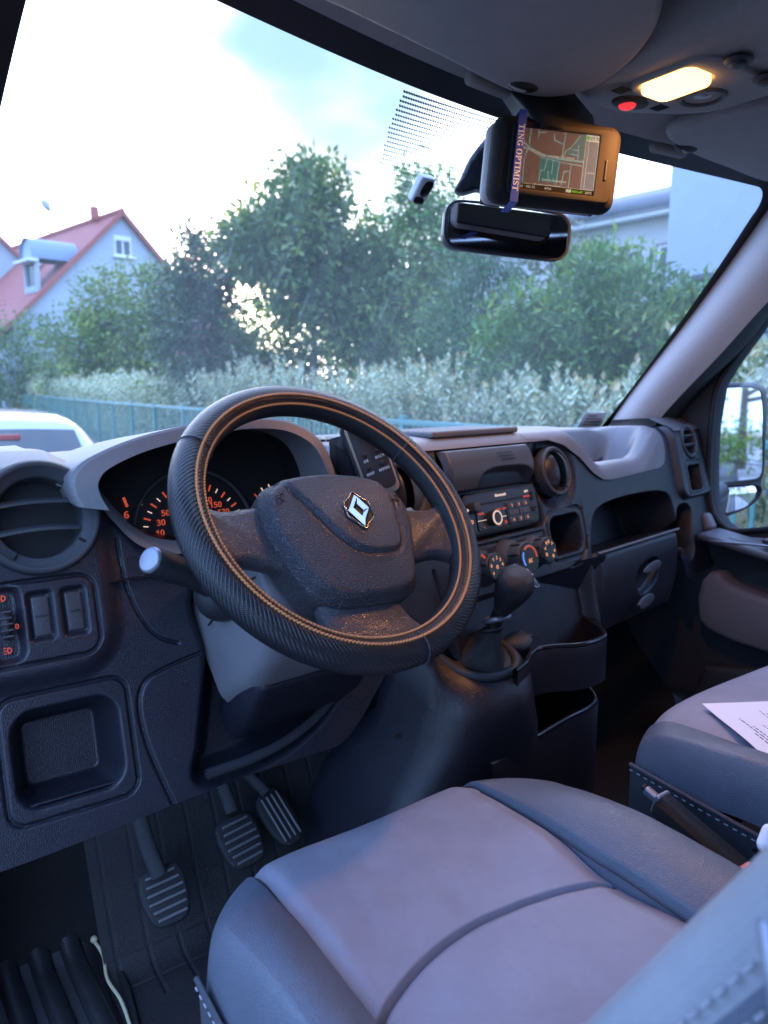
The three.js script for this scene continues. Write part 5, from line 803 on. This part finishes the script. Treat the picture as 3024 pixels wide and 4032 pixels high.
  part(u, 'cup', lathe([[0, 0], [.026, 0], [.030, .06], [.031, .072]], 32).translate(.018, 1.055, -.955), M.plastic); part(u, 'lid', lathe([[.034, .07], [.035, .078], [.030, .086], [.012, .090], [0, .0905]], 32).translate(.018, 1.055, -.955), M.plasticMid); part(u, 'lid_tab', at(rbox(.016, .006, .014, .003), .048, 1.137, -.945), M.plastic);
  const k = thing('ignition_socket', 'round socket with a pale ring low on the console behind the wheel rim', 'socket', [.02, 1.16, -1.03]);
  part(k, 'ring', at(new THREE.TorusGeometry(.016, .0025, 8, 28), .0, 1.165, -1.02, -.8, -.2), M.satin); part(k, 'core', at(new THREE.CylinderGeometry(.014, .014, .02, 24).rotateX(Math.PI / 2), .0, 1.162, -1.027, -.8, -.2), M.black);
}
mat('ribWorn', [.17, .17, .18], .5, { metalness: .3 });
function pedal(name, label, x, y, z, w, h, pitch, roll, vertical, group) { // ribbed rubber pad on a steel arm
  const t = thing(name, label, 'pedal', [x, y, z], group), q = g => at(g, x, y, z, pitch, 0, roll);
  const pts = vertical ? smooth2([[-w * .5, h * .4], [w * .4, h * .5], [w * .5, -h * .3], [w * .2, -h * .5], [-w * .4, -h * .42]], 50) : smooth2([[-w * .5, h * .38], [-w * .3, h * .48], [w * .32, h * .48], [w * .5, h * .36], [w * .46, -h * .3], [w * .28, -h * .48], [-w * .3, -h * .46], [-w * .48, -h * .3]], 60);
  const p = part(t, 'pad', boxUV(q(ext(pts, .016, .005))), M.rubber);
  for (let i = 0; i < (vertical ? 4 : 6); i++) { const k = (i + .5) / (vertical ? 4 : 6) - .5; part(t, 'tread_rib', q(vertical ? rbox(.0035, h * .8, .006, .0015, 2).translate(k * w * .85, 0, .001) : rbox(w * (.9 - .5 * Math.abs(k)), .0045, .006, .0018, 2).translate(0, k * h * .86, .001)), M.ribWorn, p); }
  return t;
}
{
  const a = pedal('clutch_pedal', 'left ribbed rubber pedal on a long worn steel arm', -.632, .822, -1.045, .068, .088, -.75, .06, false, 'pedals');
  part(a, 'arm', tube([[-.655, 1.10, -1.14], [-.652, .98, -1.13], [-.645, .89, -1.09], [-.636, .845, -1.062]], .013, 30, false, 8).scale(1, 1, 1), M.metalDark);
  const b = pedal('brake_pedal', 'middle ribbed rubber pedal under the instrument panel', -.486, .838, -1.085, .07, .088, -.75, .12, false, 'pedals');
  part(b, 'arm', tube([[-.50, 1.08, -1.18], [-.50, .96, -1.16], [-.492, .88, -1.11]], .012, 24, false, 8), M.metalDark);
  const c = pedal('accelerator_pedal', 'narrow right pedal with lengthwise ribs beside the console', -.405, .846, -1.10, .05, .105, -.8, .22, true, 'pedals');
  part(c, 'arm', tube([[-.47, 1.0, -1.20], [-.45, .93, -1.17], [-.42, .885, -1.125]], .010, 20, false, 8), M.metalDark);
}
{ // floor mat and ribbed foot rest
  const t = thing('rubber_mat', 'dirty black rubber floor mat with raised blocks under the pedals', 'floor mat', [-.52, .68, -.95]);
  const sd = (x, z) => { let h = 0; h += .004 * (Math.abs(((x * .94 + z * .34) / .042) % 1) < .1 ? -1 : 0) * (z < -.98 ? 1 : 0); return h; };
  const blocks = [rr(-.60, -1.0, -.42, -.93, .02), rr(-.60, -.92, -.42, -.875, .012), rr(-.60, -.865, -.44, -.82, .012)];
  part(t, 'sheet', boxUV(grid(200, 220, (u, v) => { const x = mix(-.72, -.24, u), z = mix(-1.2, -.66, v); let y = .684 + .22 * sstep(-1.05, -1.22, z) ** 1.4; for (const b of blocks) { const d = sdPoly(b, x, z); y += .006 * sstep(.003, -.003, d) - .004 * sstep(.010, .004, Math.abs(d)); } const gx = Math.abs(((x + 1) / .05) % 1 - .5), gz = Math.abs(((z + 2) / .05) % 1 - .5); if (z < -1.01) y -= .003 * sstep(.44, .49, Math.max(gx, gz)); return [x, y, z]; })), M.rubber);
  part(t, 'rim', tube([[-.70, .69, -1.08], [-.70, .69, -.68], [-.26, .69, -.68], [-.26, .69, -1.05]], .006, 60, false, 6), M.rubber);
  const f = thing('ribbed_foot_rest', 'black plastic foot rest plate with long rounded ribs by the door sill', 'foot rest', [-.80, .68, -1.1]);
  part(f, 'plate', boxUV(grid(20, 30, (u, v) => { const x = mix(-.90, -.715, u), z = mix(-1.34, -.80, v); return [x, .692 + .14 * sstep(-1.12, -1.34, z) ** 1.3 - .02 * sstep(.9, 1, u), z]; })), M.plasticMid);
  for (let i = 0; i < 4; i++) { const c = spline([[-.76 - i * .046, 0, -1.30 + i * .02], [-.752 - i * .046, 0, -1.1], [-.745 - i * .046, 0, -.93 + i * .03]], 30).map(p => [p[0], .697 + .14 * sstep(-1.12, -1.34, p[2]) ** 1.3, p[2]]); const rings = c.map((p, k) => { const e = Math.sin(Math.min(k, 30 - k) / 3 > 1 ? Math.PI / 2 : Math.min(k, 30 - k) / 3 * Math.PI / 2); return [...Array(12)].map((_, j) => { const a = j / 12 * 2 * Math.PI; return [p[0] + .0165 * e * Math.cos(a), p[1] + .009 * e * Math.sin(a), p[2]]; }); }); part(f, 'rib', loft(rings), M.plastic); }
  const s = thing('frayed_cord', 'frayed yellowish cord lying beside the ribbed foot rest', 'cord', [-.72, .69, -1.05]);
  part(s, 'strand', tube([[-.722, .712, -1.155], [-.716, .705, -1.12], [-.722, .70, -1.07], [-.716, .698, -1.02], [-.718, .697, -.96], [-.726, .697, -.86]], .0028, 60, false, 6), mat('cord', [.5, .47, .3], .9));
  part(s, 'knot', at(new THREE.IcosahedronGeometry(.006, 1), -.721, .713, -1.152), M.cord);
}

// ------------------------------------------------------------ seats
function cushion(t, o) { // panels meet in sewn seams; o gives the plan in metres
  const { xl, xL, xR, xr, zf: z0, zb, y, bulge } = o, xc = (xl + xr) / 2, hw = (xr - xl) / 2;
  const front = x => z0 + (o.round ?? .09) * Math.abs((x - xc) / hw) ** 4.5;
  const S = (x, v, dy, drop) => { // v from the lower front edge over the roll to the back
    const zf0 = front(x), r = .055; if (v < .3) { const a = v / .3, k = a * Math.PI / 2; return a < .35 ? [x, y + dy - r - drop - (o.skirt) * (1 - a / .35), zf0] : (() => { const q = (a - .35) / .65 * Math.PI / 2; return [x, y + dy - r + r * Math.sin(q) - drop * (1 - Math.sin(q)), zf0 + r - r * Math.cos(q)]; })(); }
    const k = (v - .3) / .7, z = mix(zf0 + r, zb, k); return [x, y + dy + .012 * Math.sin(k * Math.PI * .8) - .03 * k * k + .006 * (fbm3(x * 9 + 3, z * 9, 1.3, 3) - .5) + .0016 * (fbm3(x * 40, z * 26, 5.1, 2) - .5), z]; };
  const sx = (v, a, b) => mix(a, b, sstep(.25, 1, v));
  const puff = (u, w, e = .16) => w * (sstep(0, e, u) * sstep(1, 1 - e, u) - 1);
  const split = o.split ?? 2; // where the cross seam runs
  const centre = (v0, v1, nm) => part(t, nm, boxUV(grid(60, 90, (u, w) => { const v = mix(v0, v1, w), x = mix(sx(v, xL, o.xLb), sx(v, xR, o.xRb), u), arc = split < 1 ? .05 * Math.sin(u * Math.PI) : 0; const vv = w === 1 && v1 < 1 || (v0 > .3) ? v - arc * (v1 < 1 ? w : 1 - w) : v - arc * (v1 < 1 ? w : 0); return S(x, vv, -.008 * Math.sin(u * Math.PI) + puff(u, .007, .07) + (v1 < 1 ? puff(.5 + w / 2, .014, .12) - (w === 1 ? .015 : 0) : v0 > .3 ? puff(w / 2, .014, .16) - (w === 0 ? .015 : 0) : 0), 0); })), M.seatCentre);
  if (split < 1) { centre(0, split, 'cushion_front_panel'); centre(split, 1, 'cushion_rear_panel'); } else centre(0, 1, 'cushion_panel');
  const seamM = M.black, seam = (pts) => part(t, 'seam', tube(pts, .0007, 70, false, 5), seamM);
  for (const [a, b] of [[xL, o.xLb], [xR, o.xRb]]) seam([...Array(30)].map((_, i) => { const v = .12 + .88 * i / 29; return S(sx(v, a, b), v, -.0062, 0); }));
  const side = (s, xs, xsb, xe) => part(t, 'side_bolster', boxUV(grid(44, 90, (u, v) => { const xa = sx(v, xs, xsb), W = Math.abs(xe - xa), k = u < .62 ? u / .62 : 1, x = xa + s * W * (u < .62 ? .72 * k : .72 + .28 * Math.sin((u - .62) / .38 * Math.PI / 2)); const rise = bulge * Math.sin(Math.min(k, 1) * Math.PI * .62) * sstep(.22, .5, v), dn = u < .62 ? 0 : .075 * (1 - Math.cos((u - .62) / .38 * Math.PI / 2)); return S(x, v, rise - dn + puff(Math.min(k, .5), .007, .1) - (u < .04 ? .03 * (1 - u / .04) : 0), 0); })), M.seatSide);
  side(-1, xL, o.xLb, xl); side(1, xR, o.xRb, xr);
  for (const [s, xe] of [[-1, xl], [1, xr]]) { part(t, 'side_skirt', boxUV(grid(50, 8, (u, w) => { const z = mix(front(xe) - .004, zb, u); return [xe + s * .004 - s * .02 * w * w, mix(y - .052 - .02 * Math.sin(u * 2), .80, w), z]; })), M.seatSkirt); const pts = [...Array(12)].map((_, i) => { const u = i / 11; return [xe + s * .006, y - .052 - .02 * Math.sin(u * 2), mix(front(xe) - .004, zb, u)]; }); part(t, 'piping', tube(pts, .0028, 60, false, 6), M.seatSide);
    const n = 46, gs = []; for (let i = 0; i < n; i++) { const u = i / n; gs.push(at(rbox(.0018, .0018, .006, .0008, 1), xe + s * .0075, y - .060 - .02 * Math.sin(u * 2), mix(front(xe), zb, u))); } const st = part(t, 'stitching', merge(gs), M.threadGrey); st.userData.kind = 'stuff'; }
  part(t, 'front_skirt', boxUV(grid(50, 8, (u, w) => { const x = mix(xl, xr, u); return [x, mix(y - .055 - o.skirt, .80, w), front(x) + .02 * w]; })), M.seatSkirt);
}
{
  const t = thing('driver_seat', 'grey driver seat with pale fabric cushion and darker side bolsters', 'seat', [-.46, .68, -.35]);
  cushion(t, { xl: -.735, xL: -.655, xLb: -.665, xR: -.350, xRb: -.350, xr: -.243, zf: -.705, zb: -.12, y: 1.10, bulge: .022, skirt: .1, split: .58, round: .10 });
  // backrest, leaning back; the camera sees its outer side
  const up = V(0, .871, .491), fwd = V(0, .491, -.871), B = V(-.45, 1.02, -.352);
  const P = (x, s, d) => [x, B.y + up.y * s + fwd.y * d, B.z + up.z * s + fwd.z * d];
  const sec = (u) => { // outline across the back, from left rear round the front to right rear; d = forward
    const pts = [[-.655, -.13], [-.668, -.09], [-.668, -.045], [-.662, -.008], [-.645, .008], [-.61, .004], [-.56, -.02], [-.45, -.03], [-.34, -.02], [-.29, .004], [-.25, .008], [-.235, -.02], [-.235, -.12]]; return spline(pts.map(([x, d]) => [x, 0, d]), 64)[Math.round(u * 64)]; };
  const patch = (u0, u1, nm, m) => part(t, nm, boxUV(grid(Math.round((u1 - u0) * 120), 50, (u, v) => { const p = sec(mix(u0, u1, u)), s = v * .78, k = 1 - .06 * v; return P(B.x + (p[0] - B.x) * k, s, p[2] - .03 * Math.sin(v * 3) * 0); }, true)), m);
  patch(0, .205, 'backrest_side', M.seatSide); patch(.205, .34, 'backrest_bolster', M.seatPale); patch(.34, .66, 'backrest_panel', M.seatCentre); patch(.66, 1, 'backrest_bolster', M.seatSide);
  part(t, 'backrest_rear', boxUV(grid(20, 30, (u, v) => P(mix(-.655, -.24, u), v * .78, -.13 - .02 * Math.sin(u * Math.PI)))), M.seatSkirt);
  for (const [uu, off] of [[.192, .0028], [.222, .0028]]) { const p = sec(uu), gs = []; for (let i = 0; i < 60; i++) { const s = .06 + i * .0115, k = 1 - .06 * s / .78, a = P(B.x + (p[0] - B.x) * k - off, s, p[2]), b = P(B.x + (p[0] - B.x) * k - off, s + .0075, p[2]); gs.push(tube([a, [0, 1, 2].map(j => (a[j] + b[j]) / 2), b], .0010, 3, false, 5)); } const st = part(t, 'stitching', merge(gs), M.threadGrey); st.userData.kind = 'stuff'; }
  part(t, 'belt_buckle', at(rbox(.035, .05, .028, .006), -.232, 1.075, -.36, .3), mat('buckleRed', [.6, .12, .12], .4));
  part(t, 'recline_lever', tube([[-.676, 1.392, -.128], [-.684, 1.372, -.118], [-.686, 1.345, -.108], [-.68, 1.32, -.09]], .0035, 20, false, 10), M.satin);
  part(t, 'lever_recess', at(rbox(.012, .07, .05, .006), -.671, 1.365, -.088, .5), M.plasticMid);
  const h = thing('parking_brake', 'black parking brake lever between the two seats', 'parking brake', [-.15, .9, -.42]);
  part(h, 'grip', at(rbox(.03, .034, .21, .013, 4), -.15, 1.040, -.425, .30), mat('brakeGrip', [.03, .03, .033], .45, { bumpMap: TB.leather, bumpScale: .0012 }));
  part(h, 'release_button', at(rbox(.011, .012, .03, .004), -.15, 1.074, -.527, .30), M.satin); part(h, 'button_core', at(new THREE.CylinderGeometry(.004, .004, .004, 12).rotateX(Math.PI / 2), -.15, 1.080, -.543, .30), M.black);
  part(h, 'collar', at(rbox(.026, .03, .008, .004), -.15, 1.071, -.518, .30), M.satin); part(h, 'base', at(rbox(.05, .3, .12, .02), -.15, .9, -.28), M.plasticMid);
  const bk = thing('seat_belt_buckle', 'pale seat belt buckle end at the right edge behind the driver seat', 'buckle', [-.2, 1.05, -.36]);
  part(bk, 'stalk', tube([[-.20, 1.0, -.33], [-.2, 1.06, -.345], [-.2, 1.11, -.36]], .011, 12, false, 10), M.plastic); part(bk, 'head', at(rbox(.05, .03, .022, .008), -.19, 1.118, -.358, .2, .3, -.6), M.white);
}
{
  const t = thing('passenger_bench', 'grey double passenger bench seat with pale top and dark sides', 'bench seat', [.4, .68, -.3]);
  cushion(t, { xl: -.085, xL: -.015, xLb: -.005, xR: .80, xRb: .79, xr: .87, zf: -.675, zb: -.05, y: 1.118, bulge: .015, skirt: .1, round: .07 });
  part(t, 'backrest', boxUV(rbox(.96, .74, .13, .05, 5).applyMatrix4(new THREE.Matrix4().makeRotationX(-.3).setPosition(.38, 1.42, .12))), M.seatSide);
  const p = thing('paper_sheets', 'printed white paper sheets lying on the passenger bench', 'paper', [.1, 1.10, -.45]);
  const sh = (y, rz, dx, dz, nm) => { const m = new THREE.Matrix4().makeRotationY(rz).setPosition(.125 + dx, y + .012, -.425 + dz); const f = part(p, nm, grid(20, 24, (u, v) => [mix(-.105, .105, u), .0025 * Math.sin(u * 5 + v * 3) + .006 * (1 - sstep(0, .25, u)), mix(-.148, .148, v)]).applyMatrix4(m), M.paper); return [m, f]; };
  sh(1.113, 1.02, .004, .004, 'sheet'); const [m, top] = sh(1.1165, 1.0, 0, 0, 'sheet');
  { // faint rows of print on the upper sheet
    const cv = document.createElement('canvas'); cv.width = 420; cv.height = 592; const c = cv.getContext('2d'), r = rng(4); c.fillStyle = '#e4e5ea'; c.fillRect(0, 0, 420, 592); c.fillStyle = '#6d707c';
    for (let y = 46; y < 560; y += 11) { if (r() < .16) { y += 12; continue; } let x = 34; const end = 120 + 260 * r(), h = y < 70 ? 5 : 3; while (x < end) { const w = 5 + 22 * r(); c.fillRect(x, y, Math.min(w, end - x), h); x += w + 5; } }
    c.strokeStyle = '#8a8d98'; c.lineWidth = 2; c.strokeRect(230, 200, 150, 90); c.strokeRect(34, 430, 346, 70);
    const ct = new THREE.CanvasTexture(cv); ct.colorSpace = THREE.SRGBColorSpace; const pm = M.paper.clone(); pm.map = ct; pm.color.setRGB(1, 1, 1); pm.name = 'printedPaper';
    top.material = pm; const uv = top.geometry.attributes.uv; for (let jj = 0; jj <= 24; jj++) for (let ii = 0; ii <= 20; ii++) uv.setXY(jj * 21 + ii, ii / 20, 1 - jj / 24);
  }
}
scene.add(camera);
renderer.render(scene, camera);
